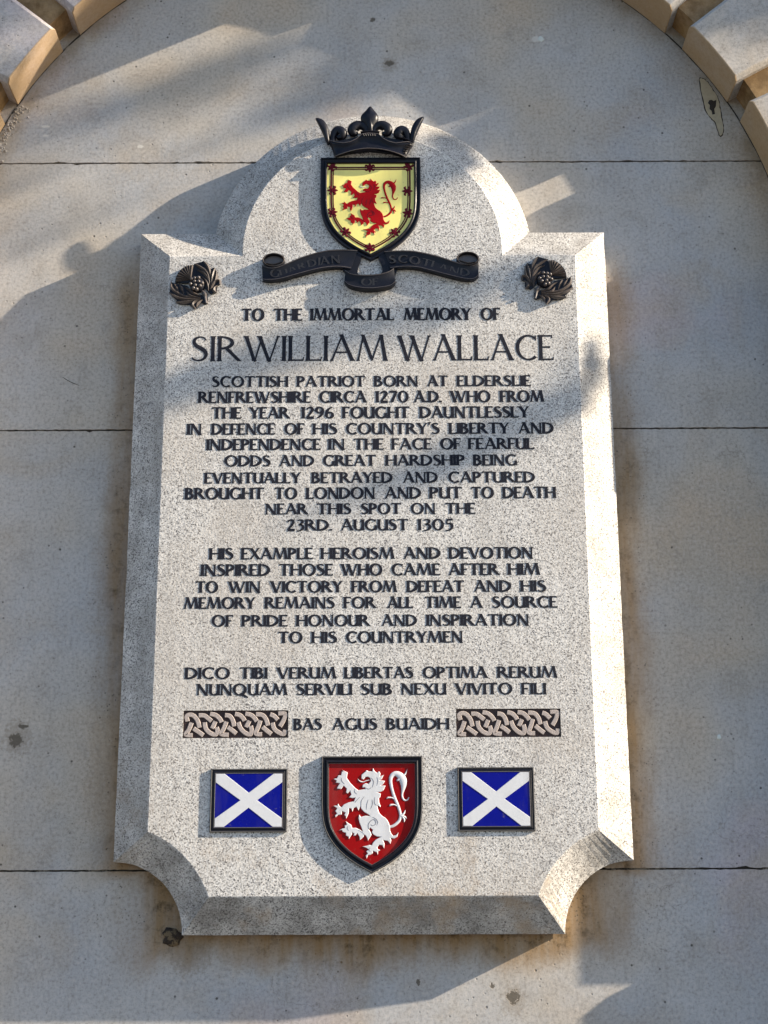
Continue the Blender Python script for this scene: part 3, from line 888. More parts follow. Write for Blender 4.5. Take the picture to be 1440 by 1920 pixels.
# lion rampant, drawn once in the enlarged detail of the lower shield
LION = [(600, 395), (603, 360), (650, 322), (668, 300), (690, 316), (740, 318), (750, 275), (768, 310), (800, 335), (826, 316), (848, 345), (838, 382), (888, 362), (862, 418), (835, 430),
        (905, 440), (880, 480), (850, 500), (912, 500), (885, 560), (850, 580), (800, 582), (850, 605), (842, 650), (824, 665), (830, 720), (850, 775), (805, 755), (812, 800), (830, 850),
        (868, 890), (905, 912), (935, 945), (955, 985), (968, 1030), (970, 1080), (985, 1120), (1010, 1145), (1045, 1138), (1078, 1100), (1060, 1160), (1020, 1182), (975, 1172), (985, 1210), (972, 1250),
        (940, 1210), (905, 1205), (880, 1200), (898, 1250), (893, 1308), (868, 1265), (830, 1262), (806, 1290), (812, 1318), (845, 1330), (815, 1345), (812, 1392), (798, 1360), (765, 1345),
        (748, 1342), (745, 1372), (715, 1390), (685, 1398), (668, 1438), (655, 1400), (682, 1372), (662, 1345), (695, 1322), (662, 1300), (614, 1283), (665, 1275), (700, 1263), (735, 1268),
        (748, 1235), (785, 1195), (855, 1158), (800, 1155), (755, 1130), (735, 1100), (748, 1070), (712, 1040), (697, 1065), (722, 1105), (730, 1135), (708, 1170), (685, 1208), (672, 1170), (655, 1140),
        (636, 1130), (628, 1160), (580, 1202), (576, 1160), (548, 1112), (525, 1140), (498, 1148), (508, 1118), (480, 1100), (478, 1130), (462, 1150), (440, 1188), (434, 1158), (400, 1142), (402, 1108),
        (360, 1095), (350, 1072), (312, 1076), (350, 1055), (388, 1045), (385, 1015), (412, 1000), (400, 958), (436, 985), (466, 1000), (482, 1045), (530, 1043), (588, 1072), (620, 1095),
        (600, 1035), (575, 975), (562, 915), (574, 872), (592, 903), (650, 888), (715, 893), (690, 870), (640, 842), (600, 800), (586, 765), (562, 820), (535, 772), (500, 790), (485, 836),
        (468, 792), (440, 795), (436, 860), (405, 925), (398, 895), (380, 878), (396, 848), (352, 828), (345, 872), (300, 880), (268, 908), (260, 882), (288, 858), (263, 828), (288, 792),
        (243, 760), (292, 757), (300, 732), (322, 768), (345, 778), (372, 745), (430, 718), (505, 702), (522, 655), (490, 662), (440, 652), (470, 615), (455, 565), (424, 600), (402, 590),
        (412, 540), (372, 500), (340, 545), (283, 540), (302, 502), (322, 470), (268, 462), (282, 438), (244, 414), (286, 405), (302, 370), (340, 366), (348, 322), (372, 312), (350, 296),
        (396, 318), (424, 332), (412, 400), (452, 460), (520, 530), (562, 560), (610, 552), (655, 545), (648, 522), (612, 524), (620, 488), (652, 470), (692, 478), (722, 440), (712, 402), (682, 385),
        (650, 392), (628, 422), (605, 415)]
TONGUE = [(628, 452, 12), (600, 450, 16), (575, 438, 14), (556, 416, 5)]
TONGUE2 = [(705, 428, 10), (660, 438, 12), (628, 452, 12)]
TAIL = [(955, 1030, 30), (1000, 1022, 34), (1050, 990, 36), (1090, 945, 36), (1104, 890, 34), (1092, 820, 34), (1064, 740, 36), (1030, 660, 38), (1000, 570, 36), (982, 490, 38), (976, 430, 42), (990, 375, 52), (1035, 345, 62), (1090, 365, 84), (1132, 420, 100), (1144, 480, 82), (1138, 540, 50), (1128, 590, 28), (1126, 640, 24), (1150, 685, 22), (1190, 685, 16), (1212, 652, 14)]
TUFTS = [[(1120, 380, 30), (1165, 350, 22), (1190, 290, 4)], [(1100, 890, 22), (1145, 860, 26), (1165, 815, 6)], [(1110, 890, 20), (1160, 900, 22), (1185, 930, 6)], [(1120, 890, 20), (1150, 930, 24), (1152, 968, 8)],
         [(1020, 668, 20), (985, 655, 16), (940, 655, 22), (930, 670, 8)], [(1055, 760, 18), (1020, 745, 16), (975, 750, 26), (970, 765, 10)], [(1100, 400, 30), (1075, 425, 30), (1055, 435, 14)]]
GROOVES = [[(700, 1065, 6), (690, 1010, 9), (715, 960, 9), (760, 935, 9), (785, 960, 9), (780, 1000, 9), (745, 1015, 8), (720, 1000, 5)], [(745, 905, 5), (790, 930, 8), (812, 970, 8), (800, 1010, 5)],
           [(640, 640, 4), (600, 700, 8), (600, 780, 5)], [(690, 680, 4), (672, 740, 8), (665, 810, 4)], [(740, 680, 4), (745, 740, 8), (720, 800, 4)], [(775, 650, 4), (770, 720, 8), (800, 760, 4)],
           [(730, 400, 4), (760, 450, 8), (745, 520, 5)], [(660, 530, 4), (700, 545, 7), (730, 520, 4)], [(545, 610, 4), (515, 580, 7), (520, 540, 4)], [(520, 720, 4), (540, 690, 7), (580, 650, 4)],
           [(385, 480, 4), (350, 440, 8), (345, 400, 4)], [(440, 1080, 4), (420, 1050, 8), (430, 1020, 4)], [(720, 1345, 4), (700, 1330, 7), (712, 1300, 4)], [(800, 390, 4), (815, 440, 7), (800, 500, 4)], [(640, 1130, 4), (600, 1090, 5), (560, 1070, 3)]]

def lion(parent, mp, s, d, h, mat, gmat, extra=True):
    """mp maps detail coordinates to wall coordinates; s = metres per detail unit"""
    mb = MB()
    body = [mp(x, y) for x, y in LION]
    loft(mb, [(body, d), (body, d + h * .55), (inset(body, s * 5), d + h)])
    o = mb.obj("lion", mat, parent)
    mb = MB()
    blade(mb, [(*mp(x, y), w * s) for x, y, w in TAIL], d, h * 1.1, 4)
    for tf in TUFTS:
        blade(mb, [(*mp(x, y), w * s) for x, y, w in tf], d, h * .9, 4)
    mb.obj("lion_tail", mat, parent, smooth=True)
    mb = MB()
    for tf in (TONGUE, TONGUE2):
        blade(mb, [(*mp(x, y), w * s) for x, y, w in tf], d, h * .8, 4)
    mb.obj("lion_tongue", mat if extra else M_white, parent, smooth=True)
    mb = MB()
    for gv in GROOVES:
        blade(mb, [(*mp(x, y), w * s) for x, y, w in gv], d + h, h * .16, 3, 'flat')  # strokes laid on top, shade of the grooves put into their colour
    mb.obj("engraved_lines", gmat, parent)
    return o

# lower shield, red with a white lion
sh = empty("shield", plaque); sh["label"] = "black rimmed red shield with a white lion at the foot of the tablet"
P = shield_pts(-0.0020, 0.2783, 0.1698, 0.1925)
mb = MB(); rim(mb, P, 1.0, [(a, d * .9) for a, d in RIM]); mb.obj("shield_rim", M_bronze, sh)
mb = MB(); loft(mb, [(inset(P, .0112), T1 + .004), (inset(P, .0114), T1 + .0044)]); mb.obj("shield_field", M_red, sh)
mb = MB(); thin_ring(mb, P, .0118, .0008, T1 + .0040, .0012); thin_ring(mb, P, .0010, .0009, T1 + .0070, .0004); mb.obj("rim_line", M_edge, sh)
def ZS(*a):
    x, z = Zoom(*a)
    return (x / PS, z / PS)
mpr = lambda x, y: ZS(590, 1400, 6.857, x, y, T1 + .006)
lion(sh, mpr, 0.000899 / 6.857, T1 + .0043, .0014, M_white, M_groove)

# upper shield, yellow with a red lion inside a flowered double line
sh = empty("shield", plaque); sh["label"] = "black rimmed yellow shield with a red lion below the crown"
P = shield_pts(-0.0034, 1.4022, 0.1885, 0.2120)
mb = MB(); rim(mb, P, 1.05); mb.obj("shield_rim", M_bronze, sh)
mb = MB(); loft(mb, [(inset(P, .0116), T1 + .004), (inset(P, .0118), T1 + .0044)]); mb.obj("shield_field", M_yellow, sh)
mb = MB(); thin_ring(mb, P, .0186, .0032, T1 + .0043, .0007); thin_ring(mb, P, .0228, .0022, T1 + .0043, .0006); mb.obj("tressure", M_tress, sh)
mpy = lambda x, y: ZS(600, 300, 7.2, 290 + (x - 244) * (760 / 971.), 245 + (y - 275) * (795 / 1163.), T1 + .006)
lion(sh, mpy, 0.001007 / 7.2 * .76, T1 + .0043, .0012, M_redlion, M_tress, False)
fm = MB()
q = 0.0098
for s in (1, -1):
    blade(fm, [(0, 0.0, .002), (0, s * q * .45, .0058), (0, s * q * .8, .0036), (0, s * q * 1.05, .0006)], 0, .0012, 3, 'ridge')
    for t in (1, -1):
        blade(fm, [(0, s * .0008, .0020), (t * q * .38, s * q * .32, .0036), (t * q * .72, s * q * .50, .0042), (t * q * .92, s * q * .22, .0016)], 0, .0011, 3, 'ridge')
box(fm, -.0042, .0042, -.0009, .0009, 0, .0015)
fme = fm.mesh("fleur_de_lis", M_fleur, smooth=True)
for fx, fy, rot in [(160, 85, 45), (1195, 82, -45), (672, 100, 0), (170, 405, 90), (1178, 415, 90), (165, 705, 80), (1185, 712, -80), (345, 968, 42), (1010, 975, -42), (672, 1180, 0)]:
    o = link("fleur_de_lis", fme, sh)
    x, z = ZS(600, 300, 7.2, fx, fy, T1 + .006)
    o.location = V(x, z, T1 + .0046)
    o.rotation_euler = (0, R(rot), 0)

# ------------------------------------------------------------------ saltire flags
FR = [(0, 0), (0, .0036), (.0007, .0038), (.0016, .0038), (.0024, .0031), (.0036, .0031), (.0048, .0040), (.0068, .0041), (.0078, .0038), (.0082, .0030)]
for lab, (x0, x1, z0, z1) in (("small blue flag with a white saltire left of the red shield", (-0.2733, -0.1445, 0.1535, 0.2580)),
                              ("small blue flag with a white saltire right of the red shield", (0.1418, 0.2706, 0.1538, 0.2592))):
    fl = empty("saltire_flag", plaque); fl["label"] = lab
    P = [(x0, z0), (x1, z0), (x1, z1), (x0, z1)]
    mb = MB(); loft(mb, [(inset(P, a) if a else P, T1 - .0003 + d) for a, d in FR], cap=False); mb.obj("flag_frame", M_bronze, fl)
    mb = MB(); loft(mb, [(inset(P, .0078), T1 + .003), (inset(P, .0080), T1 + .0034)]); mb.obj("flag_field", M_blue, fl)
    mb = MB(); thin_ring(mb, P, .0007, .0008, T1 + .0035, .0003); thin_ring(mb, P, .0070, .0008, T1 + .0038, .0003); mb.obj("rim_line", M_edge, fl)
    a, b, c, d = x0 + .0084, x1 - .0084, z0 + .0084, z1 - .0084
    W, H = b - a, d - c; mx, mz = (a + b) / 2, (c + d) / 2
    ca, cb, na, nb = W * .133, H * .16, W * .125, H * .14
    X = [(a, c), (a + ca, c), (mx, mz - nb), (b - ca, c), (b, c), (b, c + cb), (mx + na, mz), (b, d - cb), (b, d), (b - ca, d), (mx, mz + nb), (a + ca, d), (a, d), (a, d - cb), (mx - na, mz), (a, c + cb)]
    mb = MB(); loft(mb, [(X, T1 + .0033), (X, T1 + .0037), (inset(X, .0004), T1 + .0040)]); mb.obj("saltire", M_white, fl)

# ------------------------------------------------------------------ knotwork panels
KN = [[(80, 225), (68, 155), (140, 145), (205, 210), (235, 305)], [(132, 240), (100, 330), (62, 392), (150, 402)], [(160, 315), (230, 362), (288, 402)],
      [(222, 150), (290, 152), (345, 188), (388, 222)], [(300, 238), (315, 312), (372, 372), (445, 392), (466, 345), (455, 300)], [(438, 225), (398, 315)],
      [(368, 130), (440, 148), (495, 195), (518, 238)], [(578, 228), (548, 315), (515, 385), (612, 398)], [(560, 148), (620, 160), (662, 218), (680, 290)],
      [(600, 300), (660, 342), (710, 382)], [(688, 132), (750, 148), (795, 190), (812, 222)], [(732, 238), (762, 312), (822, 372), (888, 392), (905, 345), (893, 285)],
      [(874, 218), (834, 300)], [(822, 130), (890, 145), (940, 185), (970, 228)], [(1015, 215), (988, 300), (958, 382), (1040, 392)], [(958, 138), (1040, 148), (1090, 205), (1112, 282)],
      [(1045, 298), (1100, 345), (1160, 388)], [(1140, 140), (1188, 158), (1238, 208)], [(1172, 245), (1195, 320), (1260, 372), (1322, 388), (1335, 335)], [(1245, 130), (1332, 132), (1318, 205), (1268, 292)]]
for (x0, x1, z0, z1), lab in zip(knots, ("interlaced knotwork panel left of the Gaelic line", "interlaced knotwork panel right of the Gaelic line")):
    kp = empty("knot_panel", plaque); kp["label"] = lab
    mb = MB(); box(mb, x0 + .0002, x1 - .0002, z0 + .0002, z1 - .0002, T1 - .0042, T1 - .0033); mb.obj("panel_ground", M_knotbg, kp)
    for j, st in enumerate(KN):
        mb = MB()
        W = x1 - x0; H = z1 - z0
        pts = [(x0 + (a - 25) / 1350 * W, z1 - (b - 88) / 350 * H, .0076) for a, b in st]
        blade(mb, pts, T1 - .0034, .0027 + .0002 * (j % 3), 5, 'flat')
        mb.obj("strand", M_knot, kp, smooth=True)
# ------------------------------------------------------------------ crown
cr = empty("crown", plaque); cr["label"] = "black open crown with fleur points above the yellow shield"
C = lambda x, y: (-0.1072 + (x - 45) * .0001511, 1.5102 - (y - 20) * .0001686)
cs = .00016
def cpoly(pts): return [C(a, b) for a, b in pts]
def cblade(name, pts, d0, h, prof='round', par=cr, mat=M_bronze, sm=5):
    mb = MB(); blade(mb, [(*C(a, b), w * cs * (1.14 if name == 'crown_curl' else 1)) for a, b, w in pts], d0, h, sm, prof)
    return mb.obj(name, mat, par, smooth=True)
def petal(name, pts, d0, h, ctr=None):
    mb = MB()
    dome(mb, catmull(cpoly(pts), 4, True), d0, h, 5, C(*ctr) if ctr else None)
    return mb.obj(name, M_bronze, cr, smooth=True)
mb = MB()   # thin web that ties the points to the tablet
dB = T1 - .0003
prism(mb, cpoly([(225, 490), (300, 640), (480, 600), (720, 575), (1000, 605), (1150, 650), (1262, 505), (1180, 455), (840, 395), (610, 395), (280, 460)]), dB, T1 + .007)
mb.obj("crown_back", M_bronze, cr)
petal("crown_petal", [(728, 20), (782, 74), (828, 138), (830, 205), (798, 268), (768, 318), (756, 385), (700, 385), (690, 318), (656, 268), (614, 208), (612, 140), (668, 80)], T1 + .006, .011, (724, 180))
for m in (0, 1):
    f = (lambda x: 1452 - x) if m else (lambda x: x)
    cblade("crown_curl", [(f(a), b, w) for a, b, w in [(700, 385, 50), (672, 305, 74), (620, 262, 92), (560, 262, 108), (510, 300, 112), (512, 345, 96), (545, 362, 60), (572, 350, 26)]], T1 + .005, .010)
    cblade("crown_curl", [(f(a) + (8 if m else 0), b, w) for a, b, w in [(258, 480, 44), (262, 400, 66), (292, 335, 90), (342, 322, 104), (378, 358, 108), (366, 398, 84), (330, 408, 50), (310, 390, 22)]], T1 + .005, .010)
    if m:
        petal("crown_petal", [(1408, 152), (1330, 172), (1268, 245), (1238, 330), (1222, 450), (1245, 500), (1275, 480), (1305, 395), (1350, 290)], T1 + .005, .009)
    else:
        petal("crown_petal", [(38, 162), (120, 175), (180, 240), (212, 330), (224, 480), (200, 500), (178, 470), (135, 370), (85, 265)], T1 + .005, .009)
up = [(225, 470), (300, 500), (390, 518), (480, 508), (560, 470), (625, 415), (700, 404), (830, 412), (885, 465), (960, 505), (1050, 525), (1130, 512), (1200, 500), (1268, 505)]
lo = [(285, 672), (345, 655), (410, 640), (480, 622), (550, 608), (620, 598), (700, 592), (830, 598), (885, 606), (960, 620), (1030, 638), (1080, 652), (1130, 668), (1170, 680)]
mb = MB(); vs = []; fs = []
m = 7
for i in range(len(up)):
    u = i / (len(up) - 1) * 2 - 1
    bulge = .010 + .010 * math.sqrt(max(0, 1 - (u * .96) ** 2))
    for j in range(m):
        t = j / (m - 1)
        x, z = C(up[i][0] * (1 - t) + lo[i][0] * t, up[i][1] * (1 - t) + lo[i][1] * t)
        vs.append(V(x, z, T1 + bulge - .004 * math.sin(t * math.pi)))
for i in range(len(up) - 1):
    for j in range(m - 1):
        fs.append((i * m + j, i * m + j + 1, (i + 1) * m + j + 1, (i + 1) * m + j))
mb.add(vs, fs)
bd = mb.obj("crown_band", M_bronze, cr, smooth=True)
so_ = bd.modifiers.new("thickness", 'SOLIDIFY'); so_.thickness = 0.003; so_.offset = 0
def edge_tube(name, line, w, dd, par, mat, close=None):
    mb = MB()
    blade(mb, line, dd, w * .5, 3, 'round')
    return mb.obj(name, mat, par, smooth=True)
mb = MB()
for ln_, off in ((up, 0), (lo, 0)):
    n = len(ln_)
    vs, fs = [], []
    for i, (a, b) in enumerate(ln_):
        u = i / (n - 1) * 2 - 1
        bulge = .0115 + .010 * math.sqrt(max(0, 1 - (u * .96) ** 2))
        x, z = C(a, b)
        for k in range(6):
            ang = k * math.pi / 3
            vs.append(V(x, z + .0010 * math.cos(ang), T1 + bulge + .0010 * math.sin(ang)))
    for i in range(n - 1):
        for k in range(6):
            fs.append((i * 6 + k, i * 6 + (k + 1) % 6, (i + 1) * 6 + (k + 1) % 6, (i + 1) * 6 + k))
    mb.add(vs, fs)
mb.obj("band_edge", M_thistle, cr, smooth=True)
cblade("crown_collar", [(608, 386, 24), (725, 380, 28), (845, 386, 24)], T1 + .0165, .006)
cblade("crown_collar", [(1130, 448, 22), (1200, 472, 26), (1268, 500, 22)], T1 + .012, .006)
for i in range(6):
    t = i / 5
    a0 = (1130 + 75 * (1 - t) * .9, 530 + 130 * t); a1 = (a0[0] + 62 - 38 * t, a0[1] + 14)
    cblade("crown_rib", [(a0[0] - 20, a0[1] - 8, 5), ((a0[0] + a1[0]) / 2, a0[1] + 3, 8), (*a1, 5)], T1 + .0135, .003, mat=M_thistle, sm=2)
for i in range(6):
    x = 640 + i * 28
    cblade("crown_rib", [(x, 408, 8), (x + 8, 425, 9), (x + 14, 440, 4)], T1 + .0205, .002, mat=M_thistle, sm=2)

# ------------------------------------------------------------------ banner
bn = empty("banner", plaque); bn["label"] = "black ribbon scroll lettered GUARDIAN OF SCOTLAND under the yellow shield"
def band(name, top, bot, depth, par, thick=.004, edge=True, fold=.0022):
    T_, B_ = catmull(top, 5), catmull(bot, 5)
    n = min(len(T_), len(B_)); m = 7
    mb = MB(); vs = []; fs = []
    for i in range(n):
        dd = depth(i / (n - 1))
        for j in range(m):
            t = j / (m - 1)
            vs.append(V(T_[i][0] * (1 - t) + B_[i][0] * t, T_[i][1] * (1 - t) + B_[i][1] * t, dd - fold * math.sin(math.pi * t)))
    for i in range(n - 1):
        for j in range(m - 1):
            fs.append((i * m + j, i * m + j + 1, (i + 1) * m + j + 1, (i + 1) * m + j))
    # side walls back to the tablet
    o = len(vs)
    rimi = [i * m for i in range(n)] + [(n - 1) * m + j for j in range(1, m)] + [i * m + m - 1 for i in range(n - 2, -1, -1)] + [j for j in range(m - 2, 0, -1)]
    for k in rimi:
        x, y, z = vs[k]; vs.append((x, -(T1 - .0002), z))
    c = len(rimi)
    for k in range(c):
        fs.append((rimi[k], rimi[(k + 1) % c], o + (k + 1) % c, o + k))
    mb.add(vs, fs)
    ob = mb.obj(name, M_bronze, par, smooth=True)
    if edge:
        mb = MB()
        for L_ in (T_, B_):
            vs, fs = [], []
            for i in range(n):
                dd = depth(i / (n - 1))
                x, z = L_[i]
                zz = z + (-.0012 if L_ is T_ else .0022)
                for k in range(6):
                    a = k * math.pi / 3
                    vs.append(V(x, zz + .0009 * math.cos(a), dd - .0006 + .0012 * math.sin(a)))
            for i in range(n - 1):
                for k in range(6):
                    fs.append((i * 6 + k, i * 6 + (k + 1) % 6, (i + 1) * 6 + (k + 1) % 6, (i + 1) * 6 + k))
            mb.add(vs, fs)
        mb.obj("ribbon_edge", M_thistle, par, smooth=True)
    return ob
tl = [(-.2045, 1.181), (-.194, 1.1755), (-.180, 1.174), (-.1611, 1.1805), (-.130, 1.1945), (-.092, 1.2065), (-.060, 1.2102), (-.028, 1.2095)]
bl = [(-.2025, 1.150), (-.194, 1.1478), (-.1771, 1.1482), (-.160, 1.1518), (-.130, 1.161), (-.095, 1.1705), (-.064, 1.1741), (-.040, 1.1715)]
band("ribbon_left", tl, bl, lambda t: T1 + .010 + .004 * math.sin(t * math.pi), bn)
tr = [(.0222, 1.2075), (.055, 1.2078), (.0827, 1.2052), (.1204, 1.1955), (.150, 1.1848), (.172, 1.1785), (.187, 1.1785), (.1965, 1.188)]
br = [(.0330, 1.1715), (.056, 1.1735), (.0840, 1.1715), (.1200, 1.1615), (.150, 1.1530), (.172, 1.1482), (.187, 1.1490), (.1960, 1.1565)]
band("ribbon_right", tr, br, lambda t: T1 + .010 + .004 * math.sin(t * math.pi), bn)
tc = [(-.0500, 1.1680), (-.040, 1.1608), (-.024, 1.1575), (-.006, 1.1568), (.014, 1.1590), (.030, 1.1645), (.0395, 1.1715)]
bc = [(-.0520, 1.1450), (-.043, 1.1360), (-.026, 1.1305), (-.006, 1.1282), (.014, 1.1300), (.033, 1.1345), (.0425, 1.1430)]
band("ribbon_middle", tc, bc, lambda t: T1 + .013 + .004 * math.sin(t * math.pi), bn)
mb = MB(); prism(mb, [(-.055, 1.171), (-.056, 1.205), (-.020, 1.203), (-.022, 1.190), (-.026, 1.178), (-.028, 1.166), (-.024, 1.1585), (-.042, 1.157)], T1 - .0002, T1 + .007); mb.obj("ribbon_fold", M_bronze, bn)
mb = MB(); prism(mb, [(.040, 1.157), (.012, 1.1595), (.018, 1.166), (.018, 1.178), (.013, 1.190), (.010, 1.203), (.048, 1.205), (.046, 1.171)], T1 - .0002, T1 + .007); mb.obj("ribbon_fold", M_bronze, bn)
for sx, cx, cz in ((-1, -.1825, 1.1885), (1, .1765, 1.1900)):
    def ell(a, b, k=28): return [(cx + a * math.cos(i * 2 * math.pi / k), cz + b * math.sin(i * 2 * math.pi / k)) for i in range(k)]
    mb = MB(); loft(mb, [(ell(.0205, .0140), T1 - .0002), (ell(.0212, .0146), T1 + .0125), (ell(.0200, .0134), T1 + .0140), (ell(.0186, .0120), T1 + .0132), (ell(.0176, .0110), T1 + .0060)], cap=False)
    mb.obj("ribbon_curl", M_bronze, bn, smooth=True)
    mb = MB(); loft(mb, [(ell(.0196, .0130), T1 + .0139), (ell(.0192, .0126), T1 + .0146), (ell(.0188, .0122), T1 + .0139)], cap=False)
    prism(mb, ell(.0178, .0112), T1 + .001, T1 + .0062)
    blade(mb, [(cx - sx * .015, cz - .001, .002), (cx, cz - .006, .003), (cx + sx * .014, cz - .004, .002)], T1 + .006, .004)
    mb.obj("curl_inside", M_thistle, bn, smooth=True)
def on_path(text, pts, cap, d, T=.17):
    P = catmull(pts, 8)
    L = [0]
    for i in range(1, len(P)):
        L.append(L[-1] + math.hypot(P[i][0] - P[i - 1][0], P[i][1] - P[i - 1][1]))
    adv = [GD[c][0] for c in text]; gap = .16
    nat = sum(adv) + gap * (len(text) - 1); k = L[-1] / cap / nat
    s = 0
    for c, a in zip(text, adv):
        q = min(range(len(L)), key=lambda i: abs(L[i] - s)); q2 = min(range(len(L)), key=lambda i: abs(L[i] - (s + a * cap * k)))
        ang = math.atan2(P[q2][1] - P[q][1], P[q2][0] - P[q][0]) if q2 != q else 0
        o = link("letter", glyph_mesh(c, T, .08, 1.0, M_relief), bn)
        o.location = V(P[q][0], P[q][1], d); o.scale = (cap * k, cap, cap); o.rotation_euler = (0, -ang, 0)
        s += (a + gap) * cap * k
on_path("GUARDIAN", [(-.188, 1.1545), (-.165, 1.1565), (-.130, 1.1690), (-.095, 1.1790), (-.060, 1.1830)], .0155, T1 + .0108)
on_path("SCOTLAND", [(.032, 1.1815), (.060, 1.1830), (.090, 1.1770), (.125, 1.1665), (.155, 1.1580), (.176, 1.1545)], .0155, T1 + .0108)
on_path("OF", [(-.020, 1.1355), (.012, 1.1365)], .0145, T1 + .0142)

# ------------------------------------------------------------------ thistles
FAN = [(320, 620), (326, 560), (348, 500), (382, 442), (425, 392), (478, 348), (532, 318), (590, 304), (645, 300)]
LEAFS = [[(690, 262, 14), (820, 330, 46), (945, 430, 54), (1010, 600, 46), (1012, 790, 18)], [(748, 390, 12), (880, 440, 44), (980, 560, 50), (1030, 700, 16)], [(828, 508, 10), (925, 600, 44), (985, 700, 50), (1000, 830, 18)],
         [(878, 195, 10), (960, 300, 46), (1012, 420, 44), (1040, 600, 16)], [(1118, 340, 14), (1080, 480, 60), (1060, 620, 50), (1035, 780, 16)], [(1150, 395, 10), (1152, 520, 40), (1125, 640, 42), (1050, 790, 14)],
         [(1226, 690, 24), (1222, 615, 40), (1150, 612, 46), (1085, 690, 42), (1040, 810, 16)], [(1170, 862, 12), (1110, 815, 56), (1130, 745, 30), (1190, 700, 8)],
         [(212, 615, 10), (240, 760, 48), (380, 880, 50), (560, 950, 46), (840, 962, 20)], [(180, 850, 10), (300, 925, 44), (450, 985, 50), (640, 1002, 44), (840, 980, 18)], [(388, 690, 10), (438, 760, 44), (484, 890, 12)],
         [(500, 745, 10), (600, 800, 44), (700, 880, 46), (840, 925, 16)], [(545, 840, 20), (620, 925, 44), (780, 962, 18)], [(322, 1050, 14), (500, 1058, 56), (650, 1035, 44), (830, 1000, 16)],
         [(742, 1196, 10), (684, 1110, 54), (722, 1045, 44), (845, 1010, 16)], [(275, 672, 12), (335, 755, 44), (380, 855, 14)], [(760, 1150, 12), (790, 1080, 44), (880, 1010, 16)]]
BACK1 = [(660, 240), (760, 220), (880, 182), (960, 222), (1040, 340), (1112, 318), (1164, 400), (1160, 590), (1245, 618), (1250, 690), (1182, 722), (1184, 862), (1100, 872), (1060, 900), (1000, 870), (900, 760), (700, 560), (670, 400)]
BACK2 = [(215, 608), (176, 850), (230, 930), (330, 1012), (318, 1062), (400, 1104), (600, 1112), (680, 1182), (742, 1202), (782, 1124), (830, 1062), (962, 1112), (992, 1062), (1002, 950), (900, 900), (700, 860), (560, 700), (320, 650), (262, 640)]
BUMPS = [(648, 602), (710, 652), (628, 702), (790, 572), (795, 652), (868, 684), (728, 732), (826, 742), (758, 812), (712, 585), (690, 790)]
def thistle(cx, cz, mirror, label):
    t = empty("thistle", plaque); t["label"] = label
    mm = -1 if mirror else 1
    F = lambda x, y: (cx + mm * ((300 + x / 11.077) - 365) * .000985, cz - ((470 + y / 11.077) - 532) * .00106)
    s = .001 / 11.077 * 1.02
    mb = MB()
    for B in (BACK1, BACK2):
        prism(mb, inset([F(a, b) for a, b in B], .0013), T1 - .0002, T1 + .0042)
    prism(mb, [F(a, b) for a, b in [(300, 640), (312, 540), (352, 450), (410, 375), (480, 318), (560, 286), (665, 278), (720, 400), (740, 560), (640, 640), (520, 660)]], T1 - .0002, T1 + .0052)
    mb.obj("thistle_back", M_bronze, t)
    for L_ in LEAFS:
        mb = MB(); blade(mb, [(*F(a, b), w * s * 1.45) for a, b, w in L_], T1 + .0030, .0062, 4, 'ridge'); mb.obj("leaf", M_thistle, t, smooth=True)
    for a, b in FAN:
        mb = MB(); blade(mb, [(*F(620, 590), 10 * s), (*F((620 + a) / 2, (590 + b) / 2), 30 * s), (*F(a, b), 50 * s)], T1 + .0048, .0052, 3, 'ridge'); mb.obj("petal", M_thistle, t, smooth=True)
    mb = MB()
    k = 24
    dome(mb, [F(770 + 165 * math.cos(i * 2 * math.pi / k), 690 + 165 * math.sin(i * 2 * math.pi / k)) for i in range(k)], T1 + .002, .0095, 5)
    mb.obj("bulb", M_bronze, t, smooth=True)
    for a, b in BUMPS:
        mb = MB(); dome(mb, [F(a + 42 * math.cos(i * math.pi / 4), b + 38 * math.sin(i * math.pi / 4)) for i in range(8)], T1 + .0085, .0055, 3); mb.obj("bulb_scale", M_thistle, t, smooth=True)
    mb = MB(); blade(mb, [(*F(870, 820), 60 * s), (*F(925, 890), 100 * s), (*F(935, 950), 70 * s), (*F(962, 1080), 60 * s)], T1, .0085, 4); mb.obj("stem", M_thistle, t, smooth=True)
    return t
thistle(-0.3270, 1.1440, False, "dark bronze thistle on the upper left corner, flower leaning left")
thistle(0.3215, 1.1510, True, "dark bronze thistle on the upper right corner, flower leaning right")

# ------------------------------------------------------------------ an unseen tree added to dapple the wall with shade
tree = empty("added_tree", loc=(4.75, -1.35, -1.6))
tag(tree, "unseen leafy tree added right of the arch to shade the wall", "tree")
rn = random.Random(21)
M_leaf = mat_simple("tree_leaf", (0.05, 0.09, 0.025), 0.6, .3, .4, .1, 0, 8)
M_bark = mat_simple("tree_bark", (0.12, 0.09, 0.065), 0.9, .2, .4, .6, 0, 30)
Sx = Vector((0, 0, 1)).cross(SUN).normalized()     # across the beam, level
Sy = SUN.cross(Sx)
clumps = []                                         # (centre, half width across, half height, leaves)
def beam(x, z, d, wx, wz, n, dist=4.6):
    """a clump of leaves whose shadow falls round (x, z) on the wall, wx by wz wide there"""
    clumps.append((Vector(V(x, z, d)) + SUN * dist, wx * SUN.y / SUN.length * -1, wz, n))
for b_ in [(.20, 1.46, .07, .12, .05, 95), (.13, 1.40, .08, .10, .05, 36), (.42, 1.64, .0, .26, .12, 260), (.62, 1.70, .0, .35, .13, 200), (.08, 1.71, .0, .24, .08, 150),
           (.10, 1.10, .08, .22, .030, 24), (-.15, 1.03, .08, .25, .030, 32), (-.33, .97, .08, .15, .025, 18),
           (.40, 1.00, .06, .12, .050, 20), (.28, .88, .08, .20, .035, 30), (.10, .80, .08, .16, .030, 18)]:
    beam(*b_)

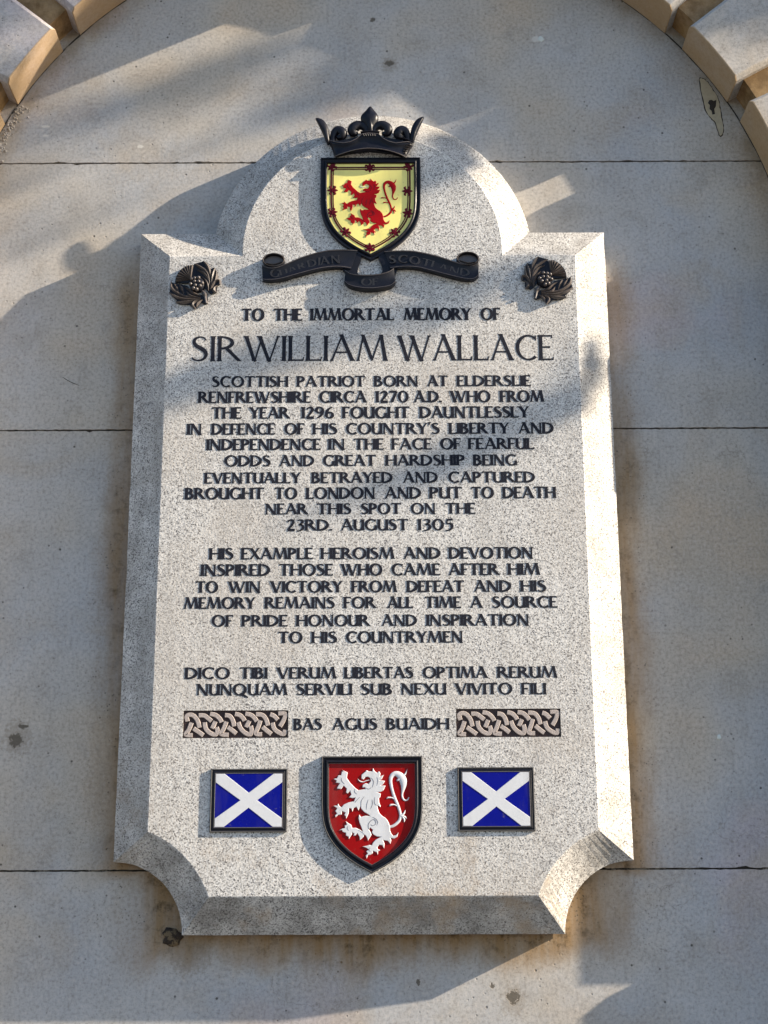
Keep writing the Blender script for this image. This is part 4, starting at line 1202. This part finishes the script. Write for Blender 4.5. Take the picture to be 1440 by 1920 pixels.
vs, fs = [], []
def leaf(c, s):
    a = Vector((rn.gauss(0, 1), rn.gauss(0, 1), rn.gauss(0, 1))).normalized()
    b = a.cross(Vector((rn.gauss(0, 1), rn.gauss(0, 1), rn.gauss(0, 1)))).normalized()
    o = len(vs)
    vs.extend([tuple(c - a * s), tuple(c - b * s * .55 - a * s * .1), tuple(c + a * s), tuple(c + b * s * .55 - a * s * .1)])
    fs.append((o, o + 1, o + 2, o + 3))
O3 = Vector(tree.location)
for c, hw, hh, n in clumps:
    for i in range(n):
        while True:
            u, w = rn.uniform(-1, 1), rn.uniform(-1, 1)
            if u * u + w * w < 1: break
        leaf(c + Sx * u * hw + Sy * w * hh + SUN * rn.uniform(-.35, .35) - O3, rn.uniform(.018, .034))
# the rest of the crown, higher up
for i in range(46):
    c = Vector((rn.uniform(-1.2, 1.2), rn.uniform(-1.0, .55), rn.uniform(5.9, 7.6)))
    for j in range(90):
        leaf(c + Vector((rn.gauss(0, .2), rn.gauss(0, .2), rn.gauss(0, .16))), rn.uniform(.025, .05))
mb = MB(); mb.add(vs, fs)
tag(mb.obj("crown", M_leaf, tree, recalc=False), kind="stuff")
def limb(a, b, ra, rb, name="branch", bend=.12):
    a, b = Vector(a), Vector(b)
    mb = MB(); n, m = 10, 9
    off = Vector((rn.uniform(-1, 1), rn.uniform(-1, 1), 0)) * bend * (b - a).length
    dr = (b - a).normalized(); e1 = dr.orthogonal().normalized(); e2 = dr.cross(e1)
    vs, fs = [], []
    for i in range(n + 1):
        t = i / n; p = a.lerp(b, t) + off * math.sin(math.pi * t); r = ra + (rb - ra) * t
        for k in range(m):
            q = k * 2 * math.pi / m
            vs.append(tuple(p + (e1 * math.cos(q) + e2 * math.sin(q)) * r * (1 + .08 * math.sin(5 * q + i))))
    for i in range(n):
        for k in range(m):
            fs.append((i * m + k, i * m + (k + 1) % m, (i + 1) * m + (k + 1) % m, (i + 1) * m + k))
    mb.add(vs, fs); mb.obj(name, M_bark, tree, smooth=True)
limb((0, 0, 0), (0.05, -.05, 6.0), .13, .06, "trunk", .01)
for i in range(7):
    a = rn.uniform(0, 6.28)
    limb((0.03, -.03, 4.3 + i * .2), (math.cos(a) * .9, min(.5, math.sin(a) * .8), 5.7 + i * .22), .04, .012)
